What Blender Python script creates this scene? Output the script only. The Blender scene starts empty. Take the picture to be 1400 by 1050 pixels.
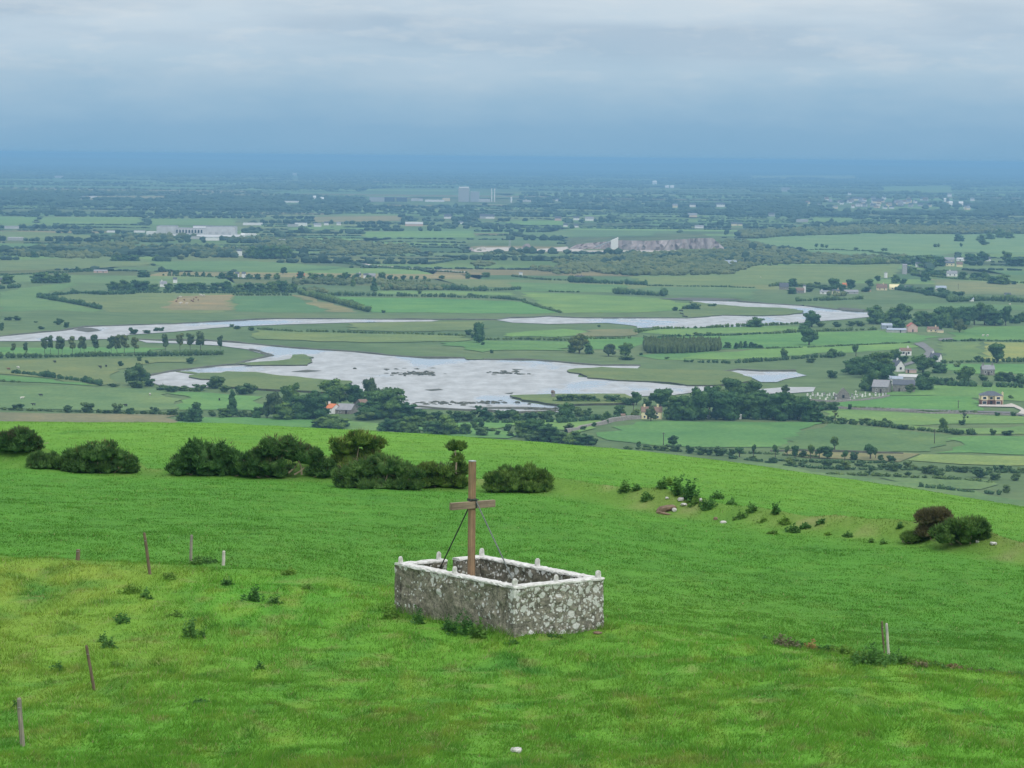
import bpy, bmesh, math, random
import numpy as np
from mathutils import Matrix, Vector
rng = np.random.default_rng(7)
random.seed(7)
scn = bpy.context.scene
COL = scn.collection
PI = math.pi

# ------------------------------------------------------------------ camera
F = 4055.0                      # focal length in photo pixels (1400 wide)
HC = 127.0                      # camera height over the plain
PITCH = math.atan((525 - 214.5) / F)
ROLL = math.radians(0.6)
cam_d = bpy.data.cameras.new('camera')
cam_d.sensor_width = 36.0
cam_d.lens = F / 1400 * 36
cam_d.clip_end = 200000
cam_d.clip_start = 0.5
cam = bpy.data.objects.new('camera', cam_d)
COL.objects.link(cam)
CM = Matrix.Translation((0, 0, HC)) @ Matrix.Rotation(PI / 2 - PITCH, 4, 'X') @ Matrix.Rotation(ROLL, 4, 'Z')
cam.matrix_world = CM
scn.camera = cam
R3 = np.array(CM.to_3x3())

def ray(x, y):
    return R3 @ np.array([(x - 700) / F, -(y - 525) / F, -1.0])
def P(x, y, z=0.0):
    d = ray(x, y); t = (z - HC) / d[2]
    return np.array([d[0] * t, d[1] * t, z])
def PY(x, y, Y):
    d = ray(x, y); t = Y / d[1]
    return np.array([d[0] * t, Y, HC + d[2] * t])
def mpp(p):
    return float(p[1]) / F
def to_px(p):
    q = R3.T @ (np.array(p) - np.array([0, 0, HC]))
    return 700 + F * q[0] / -q[2], 525 - F * q[1] / -q[2]

# ------------------------------------------------------------------ numpy noise
def _hash(ix, iy, s):
    h = (ix * 374761393 + iy * 668265263 + s * 1442695041) & 0xffffffff
    h = ((h ^ (h >> 13)) * 1274126177) & 0xffffffff
    return ((h ^ (h >> 16)) & 0xffff) / 65535.0
def vnoise(x, y, s=0):
    x = np.asarray(x, float); y = np.asarray(y, float)
    ix = np.floor(x).astype(np.int64); iy = np.floor(y).astype(np.int64)
    fx = x - ix; fy = y - iy
    fx = fx * fx * (3 - 2 * fx); fy = fy * fy * (3 - 2 * fy)
    a = _hash(ix, iy, s); b = _hash(ix + 1, iy, s); c = _hash(ix, iy + 1, s); d = _hash(ix + 1, iy + 1, s)
    return (a + (b - a) * fx) * (1 - fy) + (c + (d - c) * fx) * fy
def fbm(x, y, s=0, o=4):
    v = 0; amp = 1.0; tot = 0
    for k in range(o):
        v = v + amp * vnoise(x * 2 ** k + 17.3 * k, y * 2 ** k + 5.1 * k, s + k); tot += amp; amp *= 0.5
    return v / tot

# ------------------------------------------------------------------ helpers
def new_mesh(name, V, Fs, mats=(), mi=None, col=None, smooth=False):
    """V (n,3); Fs list of (m,k) int arrays."""
    me = bpy.data.meshes.new(name)
    V = np.asarray(V, np.float32)
    if isinstance(Fs, np.ndarray): Fs = [Fs]
    Fs = [np.asarray(f, np.int32) for f in Fs if len(f)]
    loops = np.concatenate([f.ravel() for f in Fs])
    tot = np.concatenate([np.full(len(f), f.shape[1], np.int32) for f in Fs])
    start = np.concatenate([[0], np.cumsum(tot)[:-1]]).astype(np.int32)
    me.vertices.add(len(V)); me.vertices.foreach_set('co', V.ravel())
    me.loops.add(len(loops)); me.loops.foreach_set('vertex_index', loops)
    me.polygons.add(len(tot)); me.polygons.foreach_set('loop_start', start); me.polygons.foreach_set('loop_total', tot)
    if mi is not None: me.polygons.foreach_set('material_index', np.asarray(mi, np.int32))
    me.polygons.foreach_set('use_smooth', np.full(len(tot), bool(smooth)))
    for m in mats: me.materials.append(m)
    if col is not None:
        a = me.color_attributes.new('tint', 'FLOAT_COLOR', 'POINT')
        c4 = np.ones((len(V), 4), np.float32); c4[:, :3] = col
        a.data.foreach_set('color', c4.ravel())
    me.update(calc_edges=True)
    return me

def link(name, me, parent=None, loc=None):
    o = bpy.data.objects.new(name, me); COL.objects.link(o)
    if parent is not None: o.parent = parent
    if loc is not None: o.location = loc
    return o
def empty(name, loc=(0, 0, 0), rz=0.0):
    o = bpy.data.objects.new(name, None); COL.objects.link(o)
    o.location = loc; o.rotation_euler = (0, 0, rz); o.empty_display_size = 0.5
    return o
def tag(o, label=None, cat=None, group=None, kind=None):
    if label: o['label'] = label
    if cat: o['category'] = cat
    if group: o['group'] = group
    if kind: o['kind'] = kind
    return o

class MB:
    """collects simple shapes into one mesh"""
    def __init__(s): s.v = []; s.f3 = []; s.f4 = []; s.m3 = []; s.m4 = []; s.n = 0
    def add(s, V, Fs, m=0):
        V = np.asarray(V, float); s.v.append(V)
        for f in Fs:
            f = np.asarray(f, int)
            if len(f) == 0: continue
            if f.shape[1] == 3: s.f3.append(f + s.n); s.m3.append(np.full(len(f), m))
            else: s.f4.append(f + s.n); s.m4.append(np.full(len(f), m))
        s.n += len(V); return s
    def box(s, c, d, m=0, rz=0.0, taper=1.0):
        x, y, z = np.array(d) / 2.0
        V = np.array([[sx * x * (taper if sz > 0 else 1), sy * y * (taper if sz > 0 else 1), sz * z] for sz in (-1, 1) for sy in (-1, 1) for sx in (-1, 1)])
        if rz:
            c_, s_ = math.cos(rz), math.sin(rz)
            V = np.stack([V[:, 0] * c_ - V[:, 1] * s_, V[:, 0] * s_ + V[:, 1] * c_, V[:, 2]], 1)
        Fq = [[0, 2, 3, 1], [4, 5, 7, 6], [0, 1, 5, 4], [2, 6, 7, 3], [0, 4, 6, 2], [1, 3, 7, 5]]
        return s.add(V + np.array(c), [np.array(Fq)], m)
    def tube(s, pts, rad, n=7, m=0, cap=True):
        pts = [np.array(p, float) for p in pts]
        if np.isscalar(rad): rad = [rad] * len(pts)
        V = []
        for i, p in enumerate(pts):
            t = pts[min(i + 1, len(pts) - 1)] - pts[max(i - 1, 0)]
            t = t / (np.linalg.norm(t) + 1e-9)
            u = np.cross(t, [0.3, 0.9, 0.1] if abs(t[2]) > 0.8 else [0, 0, 1]); u /= np.linalg.norm(u)
            w = np.cross(t, u)
            for k in range(n):
                a = 2 * PI * k / n
                V.append(p + rad[i] * (u * math.cos(a) + w * math.sin(a)))
        Q = [[i * n + k, i * n + (k + 1) % n, (i + 1) * n + (k + 1) % n, (i + 1) * n + k] for i in range(len(pts) - 1) for k in range(n)]
        T = []
        if cap:
            V.append(pts[0]); V.append(pts[-1]); a, b = len(V) - 2, len(V) - 1
            L = (len(pts) - 1) * n
            T = [[a, (k + 1) % n, k] for k in range(n)] + [[b, L + k, L + (k + 1) % n] for k in range(n)]
        return s.add(np.array(V), [np.array(Q), np.array(T)] if T else [np.array(Q)], m)
    def arrays(s):
        V = np.concatenate(s.v); Fs = []; mi = []
        if s.f3: Fs.append(np.concatenate(s.f3)); mi.append(np.concatenate(s.m3))
        if s.f4: Fs.append(np.concatenate(s.f4)); mi.append(np.concatenate(s.m4))
        return V, Fs, np.concatenate(mi)
    def mesh(s, name, mats, smooth=False):
        V, Fs, mi = s.arrays()
        return new_mesh(name, V, Fs, mats, mi, smooth=smooth)
    def build(s, name, mats, parent=None, smooth=False, loc=None):
        if not isinstance(mats, (list, tuple)): mats = [mats]
        return link(name, s.mesh(name, mats, smooth), parent, loc)

def ico(sub):
    bm = bmesh.new(); bmesh.ops.create_icosphere(bm, subdivisions=sub, radius=1.0)
    V = np.array([v.co[:] for v in bm.verts]); Fc = np.array([[v.index for v in f.verts] for f in bm.faces]); bm.free()
    return V, Fc
ICO1, ICO2, ICO3 = ico(1), ico(2), ico(3)

# ------------------------------------------------------------------ materials
def mat(name):
    m = bpy.data.materials.new(name); m.use_nodes = True
    nt = m.node_tree; nt.nodes.clear()
    out = nt.nodes.new('ShaderNodeOutputMaterial'); b = nt.nodes.new('ShaderNodeBsdfPrincipled')
    nt.links.new(b.outputs[0], out.inputs['Surface'])
    b.inputs['Specular IOR Level'].default_value = 0.25
    return m, nt, b, out
def nnode(nt, t, **kw):
    n = nt.nodes.new(t)
    for k, v in kw.items():
        if k in n.inputs: n.inputs[k].default_value = v
        else: setattr(n, k, v)
    return n
def noise(nt, scale, detail=4, rough=0.6, vec=None):
    n = nnode(nt, 'ShaderNodeTexNoise', Scale=scale, Detail=detail, Roughness=rough)
    if vec is not None: nt.links.new(vec, n.inputs['Vector'])
    return n.outputs['Fac']
def ramp(nt, fac, stops, interp='LINEAR'):
    r = nt.nodes.new('ShaderNodeValToRGB'); r.color_ramp.interpolation = interp
    e = r.color_ramp.elements
    while len(e) > 1: e.remove(e[-1])
    e[0].position = stops[0][0]; e[0].color = (*stops[0][1], 1)
    for p, c in stops[1:]:
        k = e.new(p); k.color = (*c, 1)
    nt.links.new(fac, r.inputs[0]); return r.outputs[0]
def mixc(nt, fac, a, b, mode='MIX'):
    n = nt.nodes.new('ShaderNodeMix'); n.data_type = 'RGBA'; n.blend_type = mode
    for sock, v in ((n.inputs[0], fac), (n.inputs[6], a), (n.inputs[7], b)):
        if isinstance(v, bpy.types.NodeSocket): nt.links.new(v, sock)
        elif isinstance(v, (int, float)): sock.default_value = v
        else: sock.default_value = (*v, 1)
    return n.outputs[2]
def mth(nt, op, a, b=None, c=None):
    n = nt.nodes.new('ShaderNodeMath'); n.operation = op
    for i, v in enumerate((a, b, c)):
        if v is None: continue
        if isinstance(v, bpy.types.NodeSocket): nt.links.new(v, n.inputs[i])
        else: n.inputs[i].default_value = v
    return n.outputs[0]
def bump(nt, b, h, strength=0.5, dist=0.05):
    n = nnode(nt, 'ShaderNodeBump', Strength=strength, Distance=dist)
    nt.links.new(h, n.inputs['Height']); nt.links.new(n.outputs[0], b.inputs['Normal'])
def coords(nt, which='Object'):
    return nt.nodes.new('ShaderNodeTexCoord').outputs[which]
def geopos(nt):
    return nt.nodes.new('ShaderNodeNewGeometry').outputs['Position']

def simple(name, c1, c2=None, scale=3.0, rough=0.9, spec=0.25, bmp=0.0, world=False, detail=4):
    m, nt, b, o = mat(name)
    b.inputs['Roughness'].default_value = rough; b.inputs['Specular IOR Level'].default_value = spec
    if c2 is None: b.inputs['Base Color'].default_value = (*c1, 1)
    else:
        v = geopos(nt) if world else coords(nt)
        n = noise(nt, scale, detail, 0.65, v)
        nt.links.new(ramp(nt, n, [(0.3, c1), (0.7, c2)]), b.inputs['Base Color'])
        if bmp: bump(nt, b, n, bmp, 0.05)
    return m

def foliage_mat(name, dark, light, trans=0.25, scale=0.35, obj_var=0.35):
    m, nt, b, o = mat(name)
    b.inputs['Roughness'].default_value = 0.75; b.inputs['Specular IOR Level'].default_value = 0.2
    n = noise(nt, scale, 3, 0.6, geopos(nt))
    c = ramp(nt, n, [(0.35, dark), (0.65, light)])
    oi = nt.nodes.new('ShaderNodeObjectInfo')
    tint = ramp(nt, oi.outputs['Random'], [(0, (0.72, 0.86, 0.85)), (0.5, (1.05, 1.05, 1.0)), (1, (1.75, 1.4, 0.9))])
    c = mixc(nt, 1.0, c, tint, 'MULTIPLY')
    nt.links.new(c, b.inputs['Base Color'])
    t = nt.nodes.new('ShaderNodeBsdfTranslucent'); nt.links.new(c, t.inputs['Color'])
    mx = nnode(nt, 'ShaderNodeMixShader', Fac=trans)
    nt.links.new(b.outputs[0], mx.inputs[1]); nt.links.new(t.outputs[0], mx.inputs[2]); nt.links.new(mx.outputs[0], o.inputs['Surface'])
    return m

M = {}
M['leaf'] = foliage_mat('tree_leaves', (0.036, 0.096, 0.034), (0.105, 0.205, 0.060), .3, .22)
M['leaf_pale'] = foliage_mat('pale_leaves', (0.055, 0.09, 0.035), (0.10, 0.15, 0.055))
M['leaf_bright'] = foliage_mat('bright_leaves', (0.06, 0.13, 0.03), (0.12, 0.2, 0.05))
M['hedge'] = foliage_mat('hedge_leaves', (0.038, 0.090, 0.034), (0.095, 0.17, 0.055), 0.25, 0.2)
M['scrub'] = foliage_mat('scrub_leaves', (0.045, 0.085, 0.036), (0.125, 0.16, 0.066), 0.2, 0.02)
M['farwood'] = foliage_mat('far_wood_leaves', (0.026, 0.055, 0.028), (0.065, 0.105, 0.048), 0.1, 0.012)
M['gorse'] = foliage_mat('gorse_spines', (0.030, 0.085, 0.024), (0.12, 0.225, 0.062), 0.28, 1.9)
M['gorse_brown'] = foliage_mat('dry_gorse_spines', (0.075, 0.072, 0.038), (0.15, 0.145, 0.075), 0.2, 3.0)
M['weed'] = foliage_mat('weed_leaves', (0.055, 0.14, 0.034), (0.115, 0.25, 0.06), 0.35, 4.0)
M['weed_brown'] = foliage_mat('dry_weed_stalks', (0.12, 0.10, 0.065), (0.20, 0.19, 0.10), 0.2, 5.0)
M['bark'] = simple('bark', (0.06, 0.05, 0.04), (0.14, 0.12, 0.1), 3.0)
M['twig'] = simple('dead_wood', (0.22, 0.17, 0.12), (0.36, 0.3, 0.22), 12.0)
M['white'] = simple('white_render', (0.72, 0.71, 0.68), (0.82, 0.81, 0.78), 1.2)
M['cream'] = simple('cream_render', (0.66, 0.55, 0.33), (0.74, 0.64, 0.42), 1.2)
M['yellow'] = simple('pale_yellow_render', (0.72, 0.64, 0.36), (0.8, 0.72, 0.45), 1.2)
M['pink'] = simple('pinkish_render', (0.55, 0.38, 0.32), (0.62, 0.45, 0.38), 1.2)
M['grey'] = simple('grey_render', (0.32, 0.32, 0.31), (0.45, 0.45, 0.44), 1.0)
M['brickwork'] = simple('brown_brick', (0.16, 0.08, 0.055), (0.24, 0.12, 0.08), 2.5)
M['fieldstone'] = simple('grey_field_stone', (0.14, 0.13, 0.115), (0.32, 0.3, 0.27), 1.3, bmp=0.6)
M['slate'] = simple('slate_roof', (0.06, 0.068, 0.085), (0.11, 0.12, 0.14), 2.0, 0.6)
M['greyroof'] = simple('pale_fibre_roof', (0.2, 0.2, 0.21), (0.3, 0.3, 0.31), 1.0, 0.7)
M['redroof'] = simple('red_tin_roof', (0.34, 0.07, 0.045), (0.44, 0.12, 0.08), 1.5, 0.6)
M['orangeroof'] = simple('orange_roof', (0.5, 0.14, 0.05), (0.58, 0.2, 0.08), 1.5, 0.7)
M['blueroof'] = simple('blue_grey_tin', (0.25, 0.3, 0.36), (0.36, 0.4, 0.46), 1.0, 0.5)
M['brownroof'] = simple('brown_tile_roof', (0.15, 0.1, 0.075), (0.24, 0.16, 0.12), 1.5)
M['glass'] = simple('window_glass', (0.02, 0.024, 0.03), None, rough=0.1, spec=0.5)
M['darkdoor'] = simple('dark_door', (0.05, 0.03, 0.03), None, rough=0.6)
M['lane'] = simple('lane_tarmac', (0.12, 0.12, 0.115), (0.2, 0.195, 0.185), 0.3, world=True)
M['gravel'] = simple('pale_gravel', (0.4, 0.36, 0.31), (0.5, 0.46, 0.4), 0.4, world=True)
M['concrete'] = simple('pale_concrete', (0.42, 0.42, 0.4), (0.55, 0.55, 0.53), 0.15)
M['cowwhite'] = simple('cream_hide', (0.6, 0.56, 0.5), (0.7, 0.67, 0.6), 2.0)
M['cowbrown'] = simple('brown_hide', (0.16, 0.07, 0.04), (0.24, 0.11, 0.06), 2.0)
M['cowblack'] = simple('black_hide', (0.02, 0.02, 0.02), (0.05, 0.045, 0.04), 2.0)
M['mudbank'] = simple('dark_river_mud', (0.045, 0.05, 0.035), (0.1, 0.1, 0.07), 0.3, 0.7, world=True)
M['quarry'] = simple('quarry_rock', (0.19, 0.15, 0.14), (0.42, 0.36, 0.34), 0.035, world=True, detail=8)
M['metal'] = simple('grey_metal', (0.3, 0.32, 0.34), (0.4, 0.42, 0.44), 1.0, 0.5)
M['polewood'] = simple('pole_wood', (0.05, 0.04, 0.032), (0.09, 0.075, 0.06), 2.0)

# ------------------------------------------------------------------ hill surface
def _pslopes(h, dl):
    """pchip slopes. h, dl arrays (...,R-1)"""
    sl = np.zeros(dl.shape[:-1] + (dl.shape[-1] + 1,))
    w1 = 2 * h[..., 1:] + h[..., :-1]; w2 = h[..., 1:] + 2 * h[..., :-1]
    same = dl[..., :-1] * dl[..., 1:] > 0
    with np.errstate(divide='ignore', invalid='ignore'):
        m = (w1 + w2) / (w1 / np.where(same, dl[..., :-1], 1) + w2 / np.where(same, dl[..., 1:], 1))
    sl[..., 1:-1] = np.where(same, m, 0)
    sl[..., 0] = dl[..., 0]; sl[..., -1] = dl[..., -1]
    return sl
def pchip(X, Yk, q):
    """X, Yk: (n,R) or (R,), q: (n,)"""
    q = np.asarray(q, float)
    X = np.broadcast_to(X, q.shape + (np.shape(X)[-1],)); Yk = np.broadcast_to(Yk, X.shape)
    h = np.diff(X, axis=-1); dl = np.diff(Yk, axis=-1) / h
    sl = _pslopes(h, dl)
    q = np.clip(q, X[..., 0], X[..., -1])
    i = np.clip((X <= q[..., None]).sum(-1) - 1, 0, X.shape[-1] - 2)
    tk = lambda A, j: np.take_along_axis(A, j[..., None], -1)[..., 0]
    hh = tk(h, i); t = (q - tk(X, i)) / hh
    y0, y1, m0, m1 = tk(Yk, i), tk(Yk, i + 1), tk(sl, i), tk(sl, i + 1)
    return y0 * (1 + 2 * t) * (1 - t) ** 2 + m0 * hh * t * (1 - t) ** 2 + y1 * t * t * (3 - 2 * t) + m1 * hh * t * t * (t - 1)

def row(pts):
    """pts: (px x, px y, distance) -> sampled a, Y, z"""
    A = []; 
    for x, y, Y in pts:
        p = PY(x, y, Y); A.append((p[0] / Y, Y, p[2]))
    A = np.array(A)
    return A
LIP = [(-500, 752, 75), (0, 763, 74), (200, 771, 73.5), (400, 783, 73), (538, 802, 72.5), (700, 822, 71), (828, 843, 69), (1000, 866, 67), (1143, 887, 64.5), (1293, 907, 62), (1400, 921, 60), (1900, 975, 55)]
BANK = [(-500, 622, 138), (0, 640, 136), (150, 648, 135), (400, 657, 134), (560, 666, 132), (750, 676, 130), (920, 705, 126), (1090, 727, 120), (1290, 750, 114), (1400, 768, 110), (1900, 830, 100)]
CREST = [(-500, 572, 195), (0, 576, 195), (200, 578, 195), (400, 584, 190), (600, 596, 185), (800, 611, 180), (1000, 634, 172), (1200, 663, 163), (1400, 694, 152), (1900, 780, 136)]
rowLip, rowBank, rowCrest = row(LIP), row(BANK), row(CREST)
rowA = row([(x, 1058 + 0.012 * (x - 700), 47) for x in (-500, 0, 400, 700, 1000, 1400, 1900)])
rowA2 = row([(-500, 944, 56), (0, 950, 56), (400, 953, 56), (700, 958, 56), (1000, 962, 55), (1400, 985, 53), (1900, 1040, 49.5)])
rowB = row([(-500, 855, 64), (0, 862, 64), (400, 866, 64), (700, 871, 64), (1000, 884, 63), (1400, 940, 57.5), (1900, 1000, 52.5)])

def base_z(X, Y):
    X = np.asarray(X, float); Y = np.asarray(Y, float)
    a = X / np.maximum(Y, 30.0)
    n = a.shape
    def ev(r, k): return pchip(r[:, 0], r[:, k], a)
    yl, zl = ev(rowLip, 1), ev(rowLip, 2)
    yb, zb = ev(rowBank, 1), ev(rowBank, 2)
    yc, zc = ev(rowCrest, 1), ev(rowCrest, 2)
    one = np.ones(n)
    drop = 1.7 - 0.2 * np.clip(a / 0.17, -1, 1)
    ye = yl + 18; los = (zl - HC) / yl
    ze = HC + los * ye + 0.35
    K = [(-60 * one, (HC - 2.2) * one), (0 * one, (HC - 1.7) * one), (10 * one, (HC - 4.2) * one), (22 * one, (HC - 7.2) * one),
         (34 * one, (HC - 9.0) * one), (ev(rowA, 1), ev(rowA, 2)), (ev(rowA2, 1), ev(rowA2, 2)), (ev(rowB, 1), ev(rowB, 2)), (yl, zl),
         (yl + 6, zl - drop), (ye, ze), (yb, zb), (yc, zc), (yc + 60, zc - 9.5), (460 * one, 72 * one), (720 * one, 28 * one), (960 * one, -0.8 * one), (1400 * one, -0.9 * one)]
    KY = np.stack([k[0] for k in K], -1); KZ = np.stack([k[1] for k in K], -1)
    return pchip(KY, KZ, Y), yl, yb, a

def bank_strength(a):
    px = 700 + F * a
    s = 0.35 + 0.5 * vnoise(px / 55.0, px * 0 + 3.3, 5)
    s = s * np.where((px > 192) & (px < 228), 0.25, 1.0)
    s += 0.7 * np.exp(-((px - 20) / 40) ** 2) + 0.5 * np.exp(-((px - 420) / 60) ** 2) + 0.45 * np.exp(-((px - 920) / 60) ** 2) + 0.55 * np.exp(-((px - 1310) / 70) ** 2)
    return s
def hill_z(X, Y, detail=True):
    z, yl, yb, a = base_z(X, Y)
    d = Y - yb
    z = z + bank_strength(a) * np.exp(-((d - 2.3) / 1.7) ** 2)
    if detail:
        fade = np.clip((Y - 5) / 30, 0, 1)
        mound = 1 / (1 + np.exp((Y - yl) / 1.5))
        amp = 0.55 + 0.75 * mound
        z = z + fade * amp * (0.34 * (fbm(X / 6.0, Y / 6.0, 11, 3) - .5) + 0.16 * (fbm(X / 1.5, Y / 1.5, 21, 3) - .5) + 0.11 * (fbm(X / .62, Y / .8, 31, 2) - .5))
        # an old ditch just behind the lip on the one side, with a worn earth edge
        px = 700 + F * a
        dit = np.clip((px - 1000) / 120, 0, 1)
        z = z - 0.35 * dit * np.exp(-((Y - yl - 2.2) / 0.9) ** 2)
    return z
def on_hill(x, y, ymin=42, ymax=215):
    """first point of the hill that the pixel's line meets"""
    d = ray(x, y)
    Ys = np.arange(ymin, ymax, 0.05)
    t = Ys / d[1]
    zr = HC + d[2] * t
    zh = hill_z(d[0] * t, Ys)
    k = np.argmax(zh >= zr)
    if zh[k] < zr[k]: k = len(Ys) - 1
    return np.array([d[0] * t[k], Ys[k], zh[k]])

LUSH, MIDG, YEL, DARK, STRAW = (np.array(c) for c in ((0.115, 0.325, 0.036), (0.150, 0.360, 0.040), (0.255, 0.360, 0.055), (0.060, 0.205, 0.032), (0.36, 0.31, 0.14)))
def grass_tint(X, Y):
    z, yl, yb, a = base_z(X, Y)
    px = 700 + F * a
    mound = 1 / (1 + np.exp((Y - yl) / 0.5))
    n1 = fbm(X / 5.0, Y / 7.0, 41, 4); n2 = fbm(X / 1.1, Y / 1.4, 51, 3); n3 = fbm(X / 16.0, Y / 22.0, 61, 3)
    c = LUSH[None] * np.ones(X.shape + (1,))
    def mix(c, col, f): f = np.clip(f, 0, 1)[..., None]; return c * (1 - f) + col * f
    c = mix(c, MIDG, (n3 - .35) * 2.4)
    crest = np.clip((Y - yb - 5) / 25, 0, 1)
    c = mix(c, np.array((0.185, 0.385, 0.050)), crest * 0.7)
    # drier, yellower turf towards one end of the mound and on the old bank
    yl_m = mound * (np.clip((330 - px) / 220, 0, 1) * np.clip((Y - 50) / 12, 0, 1) * 0.62 + 0.26 + .22 * np.exp(-((yl - Y) / 5) ** 2))
    c = mix(c, YEL, yl_m * (0.25 + 1.9 * (n1 - .33)))
    c = mix(c, DARK, (n2 - .58) * 2.6 * (0.35 + 0.65 * mound) + (n1 - .62) * 2.0)
    d = Y - yb
    bk = np.exp(-((d - 2.0) / 2.6) ** 2) * np.clip(0.35 + 1.2 * (n1 - .3), 0, 1)
    c = mix(c, np.array((0.235, 0.290, 0.065)), bk * 0.9)
    c = mix(c, STRAW, bk * (n2 - .5) * 3.0)
    n4 = fbm(X / .42, Y / .6, 71, 3)
    c = mix(c, STRAW * .9, mound * np.clip((n4 - .66) * 4, 0, .38))
    c = mix(c, DARK * .9, np.clip((fbm(X / .45, Y / 1.5, 81, 3) - .57) * 2.6, 0, .5) * (.4 + .6 * mound))
    c = mix(c, YEL, np.clip((fbm(X / .5, Y / 1.7, 83, 3) - .57) * 2.6, 0, .55) * (.25 + .75 * mound))
    dit = np.clip((px - 1040) / 60, 0, 1) * np.exp(-((Y - yl + .45 - .8 * (n2 - .5)) / .32) ** 2)
    c = mix(c, np.array((0.10, 0.095, 0.05)), dit * (.35 + n1 * .8))
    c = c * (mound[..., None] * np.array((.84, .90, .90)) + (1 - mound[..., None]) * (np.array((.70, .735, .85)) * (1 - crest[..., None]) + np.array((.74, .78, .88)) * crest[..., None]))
    return c * (0.86 + 0.28 * n2[..., None])

def axis(segs):
    out = []
    for a, b, s in segs: out.append(np.arange(a, b, s))
    return np.concatenate(out + [[segs[-1][1]]])
gx = axis([(-700, -160, 30), (-160, -60, 5), (-60, -38, 1.0), (-38, 38, 0.3), (38, 60, 1.0), (60, 160, 5), (160, 700, 30)])
gy = axis([(-60, 38, 2.0), (38, 80, 0.22), (80, 200, 0.45), (200, 300, 3), (300, 1100, 20)])
GX, GY = np.meshgrid(gx, gy)
GZ = hill_z(GX.ravel(), GY.ravel())
nx, ny = len(gx), len(gy)
idx = np.arange(nx * ny).reshape(ny, nx)
quads = np.stack([idx[:-1, :-1], idx[:-1, 1:], idx[1:, 1:], idx[1:, :-1]], -1).reshape(-1, 4)

def turf_mat(name, trans, ground):
    m, nt, b, o = mat(name)
    b.inputs['Roughness'].default_value = 0.7 if not ground else 0.95
    b.inputs['Specular IOR Level'].default_value = 0.12
    at = nnode(nt, 'ShaderNodeAttribute', attribute_name='tint')
    n = noise(nt, 9.0 if ground else 14.0, 3, 0.7, geopos(nt))
    c = mixc(nt, 1.0, at.outputs['Color'], ramp(nt, n, [(0.25, (0.78, 0.80, 0.76)), (0.75, (1.2, 1.17, 1.12))]), 'MULTIPLY')
    nt.links.new(c, b.inputs['Base Color'])
    if ground:
        bump(nt, b, noise(nt, 5.0, 6, 0.75, geopos(nt)), 0.8, 0.12)
    else:
        t = nt.nodes.new('ShaderNodeBsdfTranslucent'); nt.links.new(c, t.inputs['Color'])
        mx = nnode(nt, 'ShaderNodeMixShader', Fac=trans)
        nt.links.new(b.outputs[0], mx.inputs[1]); nt.links.new(t.outputs[0], mx.inputs[2]); nt.links.new(mx.outputs[0], o.inputs['Surface'])
    return m
M['turf'] = turf_mat('turf_ground', 0, True)
M['blade'] = turf_mat('grass_blade', 0.42, False)
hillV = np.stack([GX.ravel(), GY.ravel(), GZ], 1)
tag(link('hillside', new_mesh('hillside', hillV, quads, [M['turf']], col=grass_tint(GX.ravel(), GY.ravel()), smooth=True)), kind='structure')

# ------------------------------------------------------------------ the plain and everything flat on it
def plain_mat():
    m, nt, b, o = mat('valley_pasture')
    b.inputs['Roughness'].default_value = 0.95; b.inputs['Specular IOR Level'].default_value = 0.1
    g = geopos(nt)
    n1 = noise(nt, 0.004, 6, 0.65, g); n2 = noise(nt, 0.05, 5, 0.7, g)
    c = ramp(nt, n1, [(0.3, (0.07, 0.12, 0.045)), (0.5, (0.10, 0.155, 0.06)), (0.7, (0.13, 0.165, 0.07))])
    c = mixc(nt, 1.0, c, ramp(nt, n2, [(0.3, (0.75, 0.78, 0.75)), (0.7, (1.25, 1.2, 1.2))]), 'MULTIPLY')
    nt.links.new(c, b.inputs['Base Color']); return m
def field_mat():
    m, nt, b, o = mat('field_turf')
    b.inputs['Roughness'].default_value = 0.95; b.inputs['Specular IOR Level'].default_value = 0.1
    at = nnode(nt, 'ShaderNodeAttribute', attribute_name='tint')
    g = geopos(nt)
    n = noise(nt, 0.03, 6, 0.7, g); n2 = noise(nt, 0.4, 3, 0.7, g)
    c = mixc(nt, 1.0, at.outputs['Color'], ramp(nt, n, [(0.3, (0.8, 0.84, 0.85)), (0.7, (1.22, 1.14, 1.12))]), 'MULTIPLY')
    c = mixc(nt, 1.0, c, ramp(nt, n2, [(0.3, (0.78, 0.80, 0.78)), (0.7, (1.22, 1.2, 1.18))]), 'MULTIPLY')
    n3 = noise(nt, 0.009, 6, 0.75, g)
    c = mixc(nt, 1.0, c, ramp(nt, n3, [(0.35, (0.80, 0.88, 0.9)), (0.5, (1, 1, 1)), (0.65, (1.28, 1.12, 1.05))]), 'MULTIPLY')
    nt.links.new(c, b.inputs['Base Color']); return m
M['plain'] = plain_mat(); M['field'] = field_mat()
pv = np.array([[-46000, -300, 0], [46000, -300, 0], [46000, 46000, 0], [-46000, 46000, 0]], float)
tag(link('plain', new_mesh('plain', pv, np.array([[0, 1, 2, 3]]), [M['plain']])), kind='structure')

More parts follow.
